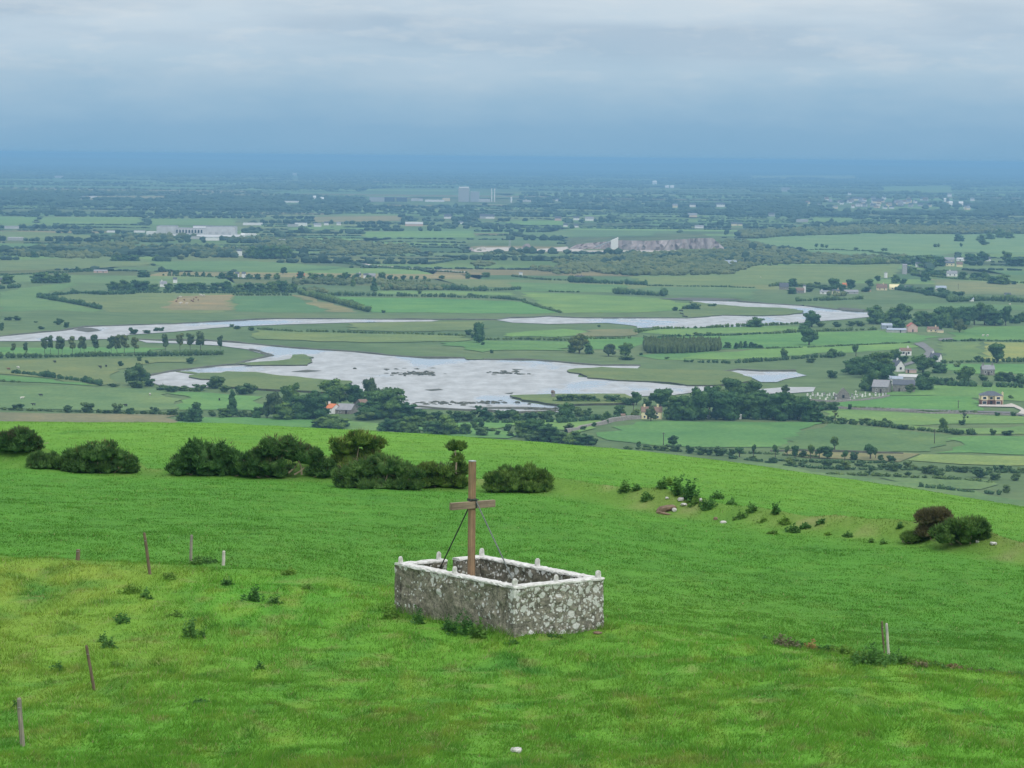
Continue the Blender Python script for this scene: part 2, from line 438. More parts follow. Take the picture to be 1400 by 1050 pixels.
_lift = [0.10]
def sheet(name, px, material, col=None, z=None, rough_edge=3.5):
    """flat polygon on the plain traced in photo pixels, edges broken up a little"""
    if z is None:
        _lift[0] += 0.006; z = _lift[0]
    W = [P(x, y)[:2] for x, y in px]
    out = []
    for i, a in enumerate(W):
        b = W[(i + 1) % len(W)]; L = np.linalg.norm(b - a); k = max(1, min(14, int(L / 14)))
        nrm = np.array([-(b - a)[1], (b - a)[0]]) / (L + 1e-6)
        for j in range(k):
            q = a + (b - a) * j / k
            if j: q = q + nrm * rng.normal(0, rough_edge)
            out.append((q[0], q[1], z))
    me = bpy.data.meshes.new(name); me.from_pydata(out, [], [list(range(len(out)))])
    me.materials.append(material)
    if col is not None:
        at = me.color_attributes.new('tint', 'FLOAT_COLOR', 'POINT')
        at.data.foreach_set('color', np.tile(np.array([*col, 1.0], np.float32), len(out)))
    me.update()
    return tag(link(name, me), kind='structure')

G1 = (0.098, 0.212, 0.058); G1L = (0.13, 0.232, 0.066); G2 = (0.11, 0.185, 0.066); OLV = (0.135, 0.185, 0.065); TAN = (0.215, 0.205, 0.09); YLW = (0.23, 0.26, 0.07); MAR = (0.095, 0.145, 0.055); BRN = (0.165, 0.172, 0.085); DKG = (0.085, 0.17, 0.06)
FIELDS = [
 (G2, [(0,399),(45,392),(100,386),(112,390),(60,402),(53,407),(90,414),(130,422),(140,427),(70,424),(0,426)]),
 (OLV, [(80,406),(95,402),(150,404),(185,401),(320,399),(320,424),(290,428),(140,427),(135,420),(110,412)]),
 (TAN, [(240,405),(316,403),(319,424),(225,424)]),
 (DKG, [(319,405),(400,405),(455,425),(420,428),(322,426)]),
 (TAN, [(400,403),(417,405),(490,427),(455,427)]),
 (G1, [(455,406),(500,407),(600,408),(700,412),(718,414),(770,427),(735,429),(510,427)]),
 (G1L, [(515,398),(600,398),(700,400),(700,404),(660,404),(515,402)]),
 (G1L, [(712,399),(760,401),(830,404),(900,408),(945,416),(935,424),(880,427),(770,428),(735,415)]),
 (G2, [(700,386),(860,390),(840,400),(760,399),(700,398)]),
 (G2, [(890,392),(1035,392),(1030,409),(1000,406),(920,404),(870,394)]),
 (OLV, [(860,378),(1030,363),(1100,362),(1235,360),(1225,378),(1165,385),(1040,390),(930,391),(880,388)]),
 ((0.14,0.235,0.085), [(1020,327),(1080,322),(1180,320),(1300,321),(1440,318),(1440,350),(1320,345),(1270,350),(1200,350),(1130,345),(1090,342),(1060,336)]),
 ((0.16,0.2,0.08), [(1275,381),(1440,391),(1440,404),(1320,402),(1280,393)]),
 (G2, [(1235,415),(1300,415),(1440,418),(1440,424),(1330,424),(1250,423)]),
 (G1L, [(876,455),(890,450),(1050,446),(1100,447),(1100,451),(930,459)]),
 (G1, [(790,463),(930,460),(1050,457),(1200,452),(1285,460),(1255,468),(1050,476),(970,478),(960,471),(880,470),(860,478),(800,478)]),
 (G1L, [(1010,481),(1050,477),(1180,471),(1255,469),(1258,475),(1180,481),(1110,484),(1060,489),(1000,492),(930,490),(920,484)]),
 (G1, [(870,486),(920,483),(1005,480),(925,490),(1000,493),(900,492)]),
 (G1, [(1330,447),(1440,446),(1440,465),(1310,466),(1300,462),(1315,452)]),
 (OLV, [(1282,468),(1345,468),(1350,494),(1292,494),(1285,488),(1290,478)]),
 (YLW, [(1345,468),(1440,469),(1440,494),(1350,494)]),
 (G1, [(1290,498),(1440,498),(1440,512),(1300,510)]),
 (G1, [(1255,530),(1300,527),(1440,529),(1440,553),(1320,543),(1215,541),(1225,535)]),
 (G1, [(1130,553),(1160,549),(1215,542),(1330,543),(1345,562),(1250,560),(1140,556)]),
 (G1L, [(1125,563),(1150,560),(1260,566),(1440,572),(1440,578),(1300,580),(1200,580),(1160,575),(1130,570)]),
 (G1L, [(1200,582),(1330,586),(1440,582),(1440,594),(1330,594),(1260,588)]),
 (G1, [(815,592),(870,577),(1000,577),(1130,578),(1060,612),(960,612),(900,610),(830,602)]),
 (DKG, [(1134,578),(1230,588),(1313,596),(1272,618),(1200,618),(1150,617),(1065,613)]),
 (G1, [(1317,597),(1440,595),(1440,623),(1277,620)]),
 ((0.165, 0.235, 0.075), [(1260,622),(1440,625),(1440,636),(1310,635),(1240,630)]),
 (BRN, [(1080,616),(1258,621),(1230,632),(1150,628),(1070,621)]),
 (G2, [(1200,653),(1350,657),(1365,663),(1340,670),(1280,668),(1230,660)]),
 (G2, [(1000,632),(1160,650),(1250,662),(1440,690),(1440,700),(1200,680),(1000,650)]),
 (G1, [(-20,476),(130,475),(230,477),(215,482),(100,486),(-20,486)]),
 (OLV, [(-20,494),(90,490),(260,489),(270,493),(200,498),(160,505),(150,515),(165,525),(130,528),(60,517),(-20,511)]),
 (G1, [(-20,512),(50,517),(140,529),(100,526),(-20,521)]),
 (G2, [(-20,526),(100,528),(230,534),(240,560),(100,561),(-20,558)]),
 (G1, [(245,536),(360,543),(362,562),(245,561)]),
 (BRN, [(-20,564),(245,568),(245,580),(-20,580)]),
 (G1, [(250,571),(430,573),(445,590),(250,582)]),
 (G1L, [(470,576),(530,581),(540,592),(470,588)]),
 (G1, [(545,580),(690,576),(695,600),(600,598)]),
 (G1L, [(700,576),(830,575),(815,586),(790,592),(740,585),(700,582)]),
 (G1, [(600,469),(660,466),(785,468),(778,480),(690,479),(660,482)]),
 (G1L, [(690,456),(770,450),(820,456),(780,460),(700,461)]),
 (BRN, [(800,452),(870,450),(868,459),(795,461)]),
 (OLV, [(480,442),(660,440),(660,452),(560,454),(480,452)]),
 (OLV, [(345,452),(480,456),(640,460),(640,466),(500,469),(350,464)]),
 # far strips
 (G1L, [(-20,296),(52,297),(45,306),(-20,306)]), (G1L, [(58,297),(195,297),(190,306),(52,307)]), (G1L, [(207,299),(322,299),(322,308),(202,308)]),
 (TAN, [(425,297),(545,295),(548,302),(430,304)]), (TAN, [(113,268),(230,268),(228,274),(110,273)]), (G1L, [(495,317),(650,316),(650,325),(500,326)]),
 (G1L, [(693,303),(770,302),(772,308),(690,308)]), (YLW, [(1023,240),(1172,240),(1170,244),(1025,244)]), (G1L, [(1210,255),(1300,254),(1302,263),(1205,264)]),
 (G1L, [(1112,298),(1167,298),(1165,304),(1110,304)]), (OLV, [(-20,358),(155,350),(220,358),(200,364),(-20,372)]), (G2, [(200,358),(340,357),(480,366),(400,372),(230,370)]),
 (OLV, [(-20,316),(60,318),(150,324),(100,330),(-20,328)]), (G2, [(700,318),(900,317),(890,323),(720,325)]),
]
EXCL = [[p for p in f[1]] for f in FIELDS]
def inpoly(x, y, poly):
    c = False; j = len(poly) - 1
    for i in range(len(poly)):
        xi, yi = poly[i]; xj, yj = poly[j]
        if (yi > y) != (yj > y) and x < (xj - xi) * (y - yi) / (yj - yi) + xi: c = not c
        j = i
    return c
for c, px in FIELDS:
    sheet('field', px, M['field'], np.array(c) * rng.uniform(0.94, 1.06, 3))

# far patchwork of fields (one sheet) with their hedges and woods
fv, ff, fc = [], [], []
far_blobs = []
def cellgrid(Y0, Y1, cy, cx, lift, beside=False):
    Y = Y0; r = 0
    while Y < Y1:
        dy = cy * rng.uniform(0.6, 1.4)
        half = (Y + dy) * 0.30 + 150
        X = -half - rng.uniform(0, cx)
        while X < half:
            dx = cx * rng.uniform(0.55, 1.6)
            sk = rng.uniform(-.25, .25) * dy
            q = [(X, Y), (X + dx, Y + sk * .3), (X + dx + sk, Y + dy), (X + sk, Y + dy)]
            if beside and any(-60 < to_px((a_, b_, 0))[0] < 1460 for a_, b_ in q):
                X += dx; continue
            t = rng.random()
            c = G1L if t < .25 else G2 if t < .5 else OLV if t < .72 else DKG if t < .86 else TAN if t < .92 else MAR
            c = np.array(c) * rng.uniform(.7, 1.15) * np.array((1.0, .94, 1.0))
            k = len(fv); fv.extend([(a, b, lift) for a, b in q]); fc.extend([c] * 4); ff.append([k, k + 1, k + 2, k + 3])
            cxm, cym = X + dx / 2, Y + dy / 2
            wood = fbm(np.array([cxm / 900.]), np.array([cym / 1500.]), 91, 3)[0] > .57 and rng.random() < .6
            sz = 1.0 + Y / 16000.
            if wood:
                n = int(dx * dy / 420 / sz ** 2)
                for _ in range(min(n, 160)):
                    far_blobs.append((X + rng.random() * dx, Y + rng.random() * dy, rng.uniform(5, 10) * sz, rng.uniform(6, 12)))
            for (ax, ay), (bx, by) in ((q[0], q[1]), (q[0], q[3])):
                if rng.random() < .2: continue
                tall = rng.random() < .42
                L = math.hypot(bx - ax, by - ay); n = max(2, int(L / (6.5 if tall else 4.6) / sz))
                dens = rng.uniform(.72, 1.0)
                for i in range(n):
                    if rng.random() > dens: continue
                    u = (i + rng.random()) / n
                    h = rng.uniform(3.5, 9) if tall else rng.uniform(1.3, 3.2)
                    if rng.random() < .06: h *= 1.5
                    far_blobs.append((ax + (bx - ax) * u, ay + (by - ay) * u, (3.6 if not tall else 5.0) * rng.uniform(.7, 1.25) * sz, h))
            X += dx
        Y += dy
cellgrid(1250, 2900, 130, 200, 0.05, True)
cellgrid(2900, 9000, 150, 230, 0.05)
cellgrid(9000, 31000, 480, 620, 0.05)
tag(link('far_fields', new_mesh('far_fields', np.array(fv), np.array(ff), [M['field']], col=np.array(fc))), kind='structure')

QUARRY_PX = [(775, 346), (990, 346), (990, 318), (775, 318)]
BUILT_EXCL = [QUARRY_PX, [(205, 300), (330, 300), (330, 326), (205, 326)], [(500, 258), (710, 258), (710, 281), (500, 281)], [(640, 330), (775, 334), (775, 346), (640, 346)]]
LOWZONE = 372   # nearer than this only traced hedges stand
def blob_mesh(B, seed, sub=ICO1, squash=1.0):
    V0, F0 = sub
    B = np.array(B); n = len(B); r = np.random.default_rng(seed)
    jit = 1 + r.normal(0, .16, (n, len(V0), 1))
    S = np.stack([B[:, 2], B[:, 2] * r.uniform(.7, 1.2, n), B[:, 3] * .58], 1)
    V = V0[None] * jit * S[:, None, :]
    V[:, :, 2] += (B[:, 3] * .45)[:, None]
    V[:, :, 0] += B[:, 0][:, None]; V[:, :, 1] += B[:, 1][:, None]
    Fc = F0[None] + (np.arange(n) * len(V0))[:, None, None]
    return V.reshape(-1, 3), Fc.reshape(-1, 3)
BUILT = []
# low hills that close the horizon
hv, hf = [], []
def ridge(name, Y, X0, X1, hfun, n=140, depth=5000, seed=1):
    xs = np.linspace(X0 * 1.3, X1 * 1.3, n); V = []; Fq = []
    for j, (dy, k) in enumerate(((0, 0), (.25, .55), (.5, 1), (1, 0))):
        for i, x in enumerate(xs): V.append((x, Y + dy * depth, k * hfun(x) * (1 + .03 * math.sin(i * 1.7 + j)) - (.5 if k == 0 else 0)))
    for j in range(3):
        for i in range(n - 1): Fq.append((j * n + i, j * n + i + 1, (j + 1) * n + i + 1, (j + 1) * n + i))
    tag(link(name, new_mesh(name, np.array(V), np.array(Fq), [M['farwood']], smooth=True)), kind='structure')
ridge('hill', 30000, -14000, 14000, lambda x: 34 + 40 * float(fbm(np.array([x / 2600.]), np.array([2.2]), 77, 3)[0]) + 26 * math.exp(-((x - 2900) / 1500.) ** 2))
ridge('hill', 38000, -20000, 20000, lambda x: 40 + 60 * float(fbm(np.array([x / 4200.]), np.array([7.2]), 78, 3)[0]))

# ------------------------------------------------------------------ estuary
def mud_mat():
    m, nt, b, o = mat('wet_mud_and_water')
    g = geopos(nt)
    mp = nnode(nt, 'ShaderNodeMapping'); nt.links.new(g, mp.inputs['Vector']); mp.inputs['Scale'].default_value = (1.0, 0.42, 1)
    n1 = noise(nt, 0.012, 6, 0.6, mp.outputs[0]); n2 = noise(nt, 0.09, 5, 0.65, mp.outputs[0])
    w = ramp(nt, n1, [(0.54, (0, 0, 0)), (0.60, (1, 1, 1))])
    mudc = ramp(nt, n2, [(0.3, (0.25, 0.255, 0.25)), (0.66, (0.40, 0.41, 0.405))])
    dark = ramp(nt, noise(nt, 0.03, 7, 0.7, mp.outputs[0]), [(0.62, (0, 0, 0)), (0.70, (1, 1, 1))])
    mudc = mixc(nt, mth(nt, 'MULTIPLY', dark, 0.5), mudc, (0.13, 0.12, 0.10))
    c = mixc(nt, mth(nt, 'MULTIPLY', w, 0.8), mudc, (0.30, 0.36, 0.42))
    nt.links.new(c, b.inputs['Base Color'])
    r = ramp(nt, n2, [(0.3, (0.62,) * 3), (0.7, (0.38,) * 3)])
    nt.links.new(mixc(nt, w, r, (0.08,) * 3), b.inputs['Roughness'])
    b.inputs['Specular IOR Level'].default_value = 0.5
    bump(nt, b, n2, 0.25, 0.3)
    return m
M['mud'] = mud_mat()
W_MAIN = [(185,465),(219,467),(281,467),(326,470),(350,472),(377,475),(429,479),(480,482),(529,487),(580,491),(635,491),(638,493),(662,493),(731,494),(762,496),(789,499),(820,501),(875,501),(871,505),(823,504),(790,506),(790,516),(871,522),(930,528),(975,528),(973,534),(920,541),(889,542),(854,543),(765,543),(697,545),(714,550),(769,557),(765,564),(700,564),(631,560),(559,559),(545,552),(500,546),(480,524),(435,523),(405,519),(350,514),(309,512),(302,514),(280,514),(270,518),(288,521),(285,530),(267,531),(219,528),(206,522),(202,515),(226,510),(240,509),(267,505),(309,501),(343,500),(322,499),(329,497),(370,488),(343,479),(300,473),(240,470),(200,469)]
W_UP = [(-30,463),(0,461),(86,453),(113,448),(171,446),(240,444),(309,440),(377,437),(480,437.3),(590,438),(600,439),(590,440),(480,441.5),(394,444),(343,446),(291,449),(240,454),(178,458),(147,464),(55,467),(0,467),(-30,468)]
W_RT = [(679,438),(697,436),(725,435.5),(751,433.5),(770,435),(803,436),(870,436),(940,436),(989,432),(1033,433),(1071,432),(1100,429),(1085,425.5),(1067,422),(1023,421),(975,416.5),(947,413.5),(947,411.5),(989,411),(1013,414),(1064,417),(1098,419),(1132,423),(1156,426),(1187,428),(1187,434),(1157,437),(1126,439),(1091,442),(1016,447),(960,448.5),(920,449),(895,448),(871,449),(868,446),(830,442),(751,443.5),(700,441.5)]
W_P1 = [(985,510),(1009,507),(1040,509),(1088,509),(1091,511),(1103,514),(1085,517),(1074,519),(1062,523),(1040,523),(1030,518),(1010,513)]
W_P2 = [(1035,533),(1074,530),(1115,530),(1112,536),(1085,538),(1050,539)]
W_P3 = [(940,507.5),(946,508),(950,512),(944,513),(940,510)]
for nm, w in (('estuary_mudflat', W_MAIN), ('river', W_UP), ('river', W_RT), ('tidal_pool', W_P1), ('tidal_pool', W_P2), ('tidal_pool', W_P3)):
    sheet(nm, w, M['mud'], z=0.35, rough_edge=0.8)

def marsh_slab(px, h=1.1):
    W = [P(x, y)[:2] for x, y in px]; pts = []
    for i, a in enumerate(W):
        b = W[(i + 1) % len(W)]; L = np.linalg.norm(b - a); k = max(1, min(12, int(L / 9)))
        nr = np.array([-(b - a)[1], (b - a)[0]]) / (L + 1e-6)
        for j in range(k): pts.append(a + (b - a) * j / k + (nr * rng.normal(0, 1.6) if j else 0))
    n = len(pts)
    V = [(p[0], p[1], 0.0) for p in pts] + [(p[0], p[1], h) for p in pts]
    me = bpy.data.meshes.new('salt_marsh')
    me.from_pydata(V, [], [list(range(n, 2 * n))] + [(i, (i + 1) % n, n + (i + 1) % n, n + i) for i in range(n)])
    me.materials.append(M['field']); me.materials.append(M['mudbank'])
    me.polygons.foreach_set('material_index', np.array([0] + [1] * n, np.int32))
    at = me.color_attributes.new('tint', 'FLOAT_COLOR', 'POINT')
    at.data.foreach_set('color', np.tile(np.array([0.115, 0.165, 0.06, 1.0], np.float32), 2 * n)); me.update()
    tag(link('salt_marsh', me), kind='structure')
marsh_slab([(322,499),(345,497.5),(377,495.5),(398,491.5),(400,487),(415,486.5),(429,490.5),(427,497),(420,501),(343,501.5)])
marsh_slab([(775,509),(786,506),(823,504),(871,506),(940,508),(975,508),(1000,510),(1015,514),(1028,518),(1025,523),(1000,527),(975,529),(940,529),(916,525),(871,523),(803,518.5),(798,515)])
marsh_slab([(258,517.5),(274,512),(302,512),(309,510),(350,511),(405,517),(440,521),(480,523),(470,540),(400,536),(330,532),(290,530),(308,521),(275,520.5)])
marsh_slab([(240,509),(262,509.5),(276,512.5),(262,512.5)], .7)
marsh_slab([(635,490.5),(661,491),(659,493),(638,492.8)], .8)
marsh_slab([(697,543),(765,541),(854,541),(866,546),(860,553),(769,556),(714,549)])
marsh_slab([(947,413.5),(965,416),(1023,421),(1067,422),(1098,426),(1098,429),(1071,432),(1033,433),(989,432),(940,436),(930,424)], 1.0)
def ribbon(name, px, h, wid, material, kind='structure'):
    W = []
    for (x0, y0), (x1, y1) in zip(px[:-1], px[1:]):
        a, b = P(x0, y0)[:2], P(x1, y1)[:2]; k = max(1, int(np.linalg.norm(b - a) / 10))
        for j in range(k): W.append(a + (b - a) * j / k + rng.normal(0, .9, 2))
    W.append(P(*px[-1])[:2]); V = []; n = len(W)
    for i, p in enumerate(W):
        t = W[min(i + 1, n - 1)] - W[max(i - 1, 0)]; t = t / (np.linalg.norm(t) + 1e-6); nr = np.array([-t[1], t[0]])
        hh = h * rng.uniform(.6, 1.25)
        for o, z in ((-.5, 0), (-.28, hh * .9), (.2, hh), (.5, .02)):
            V.append((*(p + nr * o * wid), z + .01))
    Fq = [(i * 4 + k, i * 4 + k + 1, i * 4 + k + 5, i * 4 + k + 4) for i in range(n - 1) for k in range(3)]
    o = link(name, new_mesh(name, np.array(V), np.array(Fq), [material]))
    if kind: tag(o, kind=kind)
    return o
for b in ([(240,465.5),(281,466),(326,469),(377,474),(429,478),(480,481),(529,486),(580,490),(635,490)], [(662,492),(731,493),(789,498),(820,500),(875,500)],
          [(0,460.5),(86,452.5),(113,447.5),(171,445.5),(240,443.5),(309,439.5),(377,436.5),(480,436.8),(590,437.5),(680,437.5),(697,435.5),(751,433),(803,435.5),(940,435.5)],
          [(185,464.5),(240,465.5)], [(202,515),(226,509.5),(267,504.5),(309,499.5),(343,499.5)], [(322,498),(370,487),(343,478)],
          [(1100,418.5),(1156,425.5),(1187,427.5)], [(985,509),(1009,506),(1040,508),(1088,508)], [(545,556),(631,561),(700,565),(770,562)], [(940,411.5),(1013,413),(1098,418.5)]):
    ribbon('river_bank', b, 1.0, 4.5, M['mudbank'])
sheet('mud_bar', [(100,452),(110,448.5),(125,449),(138,453),(120,455)], M['mudbank'], z=.5)
for px in ([(398,509),(420,506.5),(440,508),(418,510)], [(700,270+235.5),(716,506),(703,507.5)], [(580,534),(600,532.5),(606,534),(590,535.5)], [(690,539),(702,537.5),(700,540)],
           [(900,409),(940,407.5),(1000,409),(995,412),(940,411)], [(1150,421),(1185,424),(1180,427),(1155,425)], [(640,557),(760,559),(758,562),(660,560)]):
    sheet('mud_bar', px, M['mudbank'], z=.5)
rk = []
for cx, cy, wx, wy, n in ((572, 512, 28, 2.2, 46), (694, 511, 26, 3.0, 30), (584, 513, 10, 1.5, 20), (640, 552, 90, 3.0, 70), (735, 560, 40, 2, 30), (560, 506, 60, 4, 10)):
    for _ in range(n):
        p = P(cx + rng.normal(0, .5) * wx, cy + rng.normal(0, .5) * wy); rk.append((p[0], p[1], rng.uniform(.8, 2.2), rng.uniform(.5, 1.3)))
V, Fc = blob_mesh(rk, 9)
tag(link('seaweed_rubble', new_mesh('seaweed_rubble', V, Fc, [M['mudbank']])), kind='stuff')

# ------------------------------------------------------------------ trees, shrubs, hedges
def leaf_cards(r, lobes, n, size, up=0.25):
    """small leaf-clump quads over a set of ellipsoid lobes: rows (cx,cy,cz,rx,ry,rz)"""
    L = np.array(lobes, float); A = (L[:, 3] * L[:, 5]); A = A / A.sum()
    k = r.choice(len(L), n, p=A)
    d = r.normal(size=(n, 3)); d /= np.linalg.norm(d, axis=1, keepdims=True)
    d[:, 2] = np.where(r.random(n) < up, np.abs(d[:, 2]), d[:, 2])
    rad = 0.80 + 0.30 * r.random((n, 1)) ** 1.2
    p = L[k, :3] + d * L[k, 3:] * rad
    nr = d + .7 * r.normal(size=(n, 3)); nr /= np.linalg.norm(nr, axis=1, keepdims=True)
    t = np.cross(nr, r.normal(size=(n, 3))); t /= np.linalg.norm(t, axis=1, keepdims=True)
    b = np.cross(nr, t)
    s = size * r.uniform(.5, 1.3, (n, 1))
    V = np.stack([p - t * s - b * s * .7, p + t * s - b * s * .5, p + t * s * .8 + b * s * .7, p - t * s * .7 + b * s * .6], 1).reshape(-1, 3)
    return V, np.arange(4 * n).reshape(-1, 4)
def lobe_solid(r, lobes, k=.84):
    V0, F0 = ICO2; VV, FF = [], []
    for i, l in enumerate(lobes):
        j = 1 + r.normal(0, .07, (len(V0), 1))
        VV.append(V0 * j * np.array(l[3:]) * k + np.array(l[:3])); FF.append(F0 + i * len(V0))
    return np.concatenate(VV), np.concatenate(FF)
def crown_mesh(name, r, lobes, n, size, matl):
    V1, F1 = lobe_solid(r, lobes); V2, F2 = leaf_cards(r, lobes, n, size)
    return new_mesh(name, np.concatenate([V1, V2]), [F1, F2 + len(V1)], [matl])
def rlobes(r, n, cz, spread, size, zr=(.3, .85)):
    out = []
    for i in range(n):
        a = r.random() * 2 * PI; q = r.random() ** .5 * spread
        z = r.uniform(*zr); s = size * r.uniform(.7, 1.25)
        k = 1 - .5 * max(0, (z - .6) / .4)
        out.append((math.cos(a) * q * k, math.sin(a) * q * k, z, s, s, s * r.uniform(.6, .85)))
    return out
def trunk_mesh(name, r, top=.5, rad=.035, limbs=3, spread=.2):
    mb = MB(); j = lambda s: r.normal(0, s)
    mb.tube([(0, 0, -.02), (j(.01), j(.01), top * .5), (j(.02), j(.02), top)], [rad * 1.3, rad, rad * .6], 6)
    for _ in range(limbs):
        a = r.random() * 2 * PI; z = top * r.uniform(.45, .9)
        mb.tube([(0, 0, z), (math.cos(a) * spread * .5, math.sin(a) * spread * .5, z + .14), (math.cos(a) * spread, math.sin(a) * spread, z + .3)], [rad * .6, rad * .4, rad * .15], 5)
    return mb.mesh(name, [M['bark']])
PROTO = {}
def proto_tree(kind, nvar, fn, matl, trunk):
    PROTO[kind] = []
    for v in range(nvar):
        r = np.random.default_rng(100 + 17 * v + sum(map(ord, kind)))
        lobes, n, sz = fn(r)
        PROTO[kind].append((crown_mesh('crown', r, lobes, n, sz, M[matl]), trunk_mesh('trunk', r, **trunk)))
def f_broad(r): return [(0, 0, .50, .30, .30, .32)] + rlobes(r, 15, .55, .38, .17, (.24, .88)), 1700, .034
def f_low(r): return [(0, 0, .38, .34, .34, .34)] + rlobes(r, 16, .5, .42, .17, (.10, .84)) + [(.26, 0, .16, .2, .2, .16), (-.24, .1, .16, .2, .2, .16), (0, -.26, .15, .2, .2, .15)], 1800, .034
def f_poplar(r): return [(r.normal(0, .10), r.normal(0, .1), z, .30, .30, .11) for z in np.linspace(.42, .92, 7)] + rlobes(r, 5, .6, .25, .15, (.4, .9)), 620, .042
def f_thorn(r): return [(r.normal(0, .05), 0, .68, .30, .30, .2)] + rlobes(r, 9, .7, .36, .18, (.48, .88)), 800, .040
def f_conifer(r): return [(r.normal(0, .05), r.normal(0, .05), z, .42 * (1 - z) + .12, .42 * (1 - z) + .12, .12) for z in np.linspace(.16, .92, 9)] + rlobes(r, 5, .5, .36, .13, (.15, .8)), 1000, .036
def f_column(r): return [(r.normal(0, .03), r.normal(0, .03), z, .42, .42, .2) for z in np.linspace(.22, .82, 5)] + rlobes(r, 6, .5, .32, .2, (.2, .85)), 1000, .038
def f_shrub(r): return [(0, 0, .30, .34, .34, .32)] + rlobes(r, 11, .4, .42, .19, (.12, .80)), 640, .050
proto_tree('broad', 4, f_broad, 'leaf', dict(top=.4, rad=.035))
proto_tree('low', 4, f_low, 'leaf', dict(top=.3, rad=.04))
proto_tree('pale', 2, f_broad, 'leaf_pale', dict(top=.4, rad=.03))
proto_tree('bright', 1, f_low, 'leaf_bright', dict(top=.3, rad=.03))
proto_tree('poplar', 3, f_poplar, 'leaf_pale', dict(top=.85, rad=.022, limbs=5, spread=.22))
proto_tree('thorn', 3, f_thorn, 'leaf', dict(top=.6, rad=.045, limbs=4, spread=.25))
proto_tree('bare', 1, lambda r: (rlobes(r, 7, .7, .4, .11, (.4, .95)), 260, .035), 'leaf_pale', dict(top=.8, rad=.025, limbs=8, spread=.35))
proto_tree('conifer', 2, f_conifer, 'leaf', dict(top=.85, rad=.03, limbs=2))
proto_tree('column', 2, f_column, 'leaf', dict(top=.5, rad=.045, limbs=2))
SHRUB = []
for v in range(5):
    r = np.random.default_rng(500 + v); lobes, n, sz = f_shrub(r)
    SHRUB.append(crown_mesh('shrub', r, lobes, n, sz, M['hedge']))

ORD = ('first second third fourth fifth sixth seventh eighth ninth tenth eleventh twelfth thirteenth fourteenth fifteenth sixteenth seventeenth eighteenth nineteenth twentieth '
       'twenty-first twenty-second twenty-third twenty-fourth twenty-fifth twenty-sixth twenty-seventh twenty-eighth twenty-ninth thirtieth').split()
KNAME = dict(broad=('broadleaf_tree', 'round dark tree'), low=('broadleaf_tree', 'dense dark tree'), pale=('broadleaf_tree', 'pale tree'), bright=('broadleaf_tree', 'bright green tree'),
             poplar=('poplar_tree', 'slender bare-stemmed poplar'), thorn=('thorn_tree', 'bare-trunked thorn'), bare=('ash_tree', 'thin half-bare tree'), conifer=('conifer_tree', 'dark pointed conifer'),
             column=('broadleaf_tree', 'tall upright dark tree'), shrub=('shrub', 'round shrub'))
def plant(kind, x, y, h, w, label, group):
    p = P(x, y); s = mpp(p); hm, wm = h * s, w * s
    rz = rng.random() * 6.28
    if kind == 'shrub':
        o = link('shrub', SHRUB[rng.integers(len(SHRUB))], None, p)
        o.scale = (wm, wm, hm * 1.05); o.rotation_euler = (0, 0, rz)
        return tag(o, label, 'shrub', group)
    name = KNAME[kind][0]
    cr, tr = PROTO[kind][rng.integers(len(PROTO[kind]))]
    if h < 13:
        o = link(name, cr, None, p); o.scale = (wm, wm, hm); o.rotation_euler = (0, 0, rz)
        tag(o, label, 'tree', group)
        return o
    o = empty(name, p, rz); o.scale = (wm, wm, hm)
    link('crown', cr, o); link('trunk', tr, o)
    return tag(o, label, 'tree', group)

# each cluster: place words, group, list of (x, base y, height, width[, kind]) in photo pixels
CL = []
def cluster(place, group, items, kind=None): CL.append((place, group, items, kind))
cluster('in the row by the upper river', 'poplars in a row by the upper river',
  [(18,484,14,9),(35,484,15,8),(61,484,22,11),(69,483,23,10),(80,485,24,13),(85,485,23,9),(99,484,23,12),(110,484,23,10),(115,484,22,9),(130,484,25,14),(152,485,24,12),(160,485,26,13),(170,484,25,13),(184,484,22,11),(226,482,24,12),(246,479,22,12),(260,479,22,13),(274,480,25,16),(301,480,20,9)], 'poplar')
cluster('on the bank of the upper river', 'shrubs on the upper river bank', [(183,457,9,13),(201,456,6,11),(214,453,6,9),(221,453,7,8),(80,444,9,11),(91,448,8,8),(57,450,4,10),(12,438,6,10),(24,438,6,12),(2,452,12,6),(49,441,2,6),(325,450,5,9),(343,452,6,8),(317,447,4,7)], 'shrub')
cluster('by the hedge just past the brow', 'bushes past the brow on the pasture edge', [(25,561,11,14),(92,564,12,12),(119,564,14,17),(160,565,14,14),(178,567,10,12),(210,567,11,12),(236,568,9,15),(146,565,5,10),(197,566,5,8)], 'shrub')
cluster('in the clump below the pasture edge', 'trees in the clump below the pasture edge', [(265,577,28,28,'low'),(250,576,14,20,'low'),(317,570,36,17,'conifer'),(305,571,14,18,'low'),(330,570,9,14,'shrub'),(290,569,9,12,'shrub'),(340,570,7,12,'shrub')])
cluster('around the small muddy inlet', 'bushes around the muddy inlet', [(165,501,8,7),(190,494,7,7),(201,497,5,5),(188,506,7,7),(181,527,30,26),(193,523,22,22),(188,531,13,24),(155,529,5,13),(260,497,10,11),(295,531,19,24),(272,534,9,18),(330,539,15,22),(343,538,13,14),(235,536,9,18),(250,534,8,16),(201,528,14,18),(180,509,9,12),(307,536,10,16),(222,534,5,14)], 'shrub')
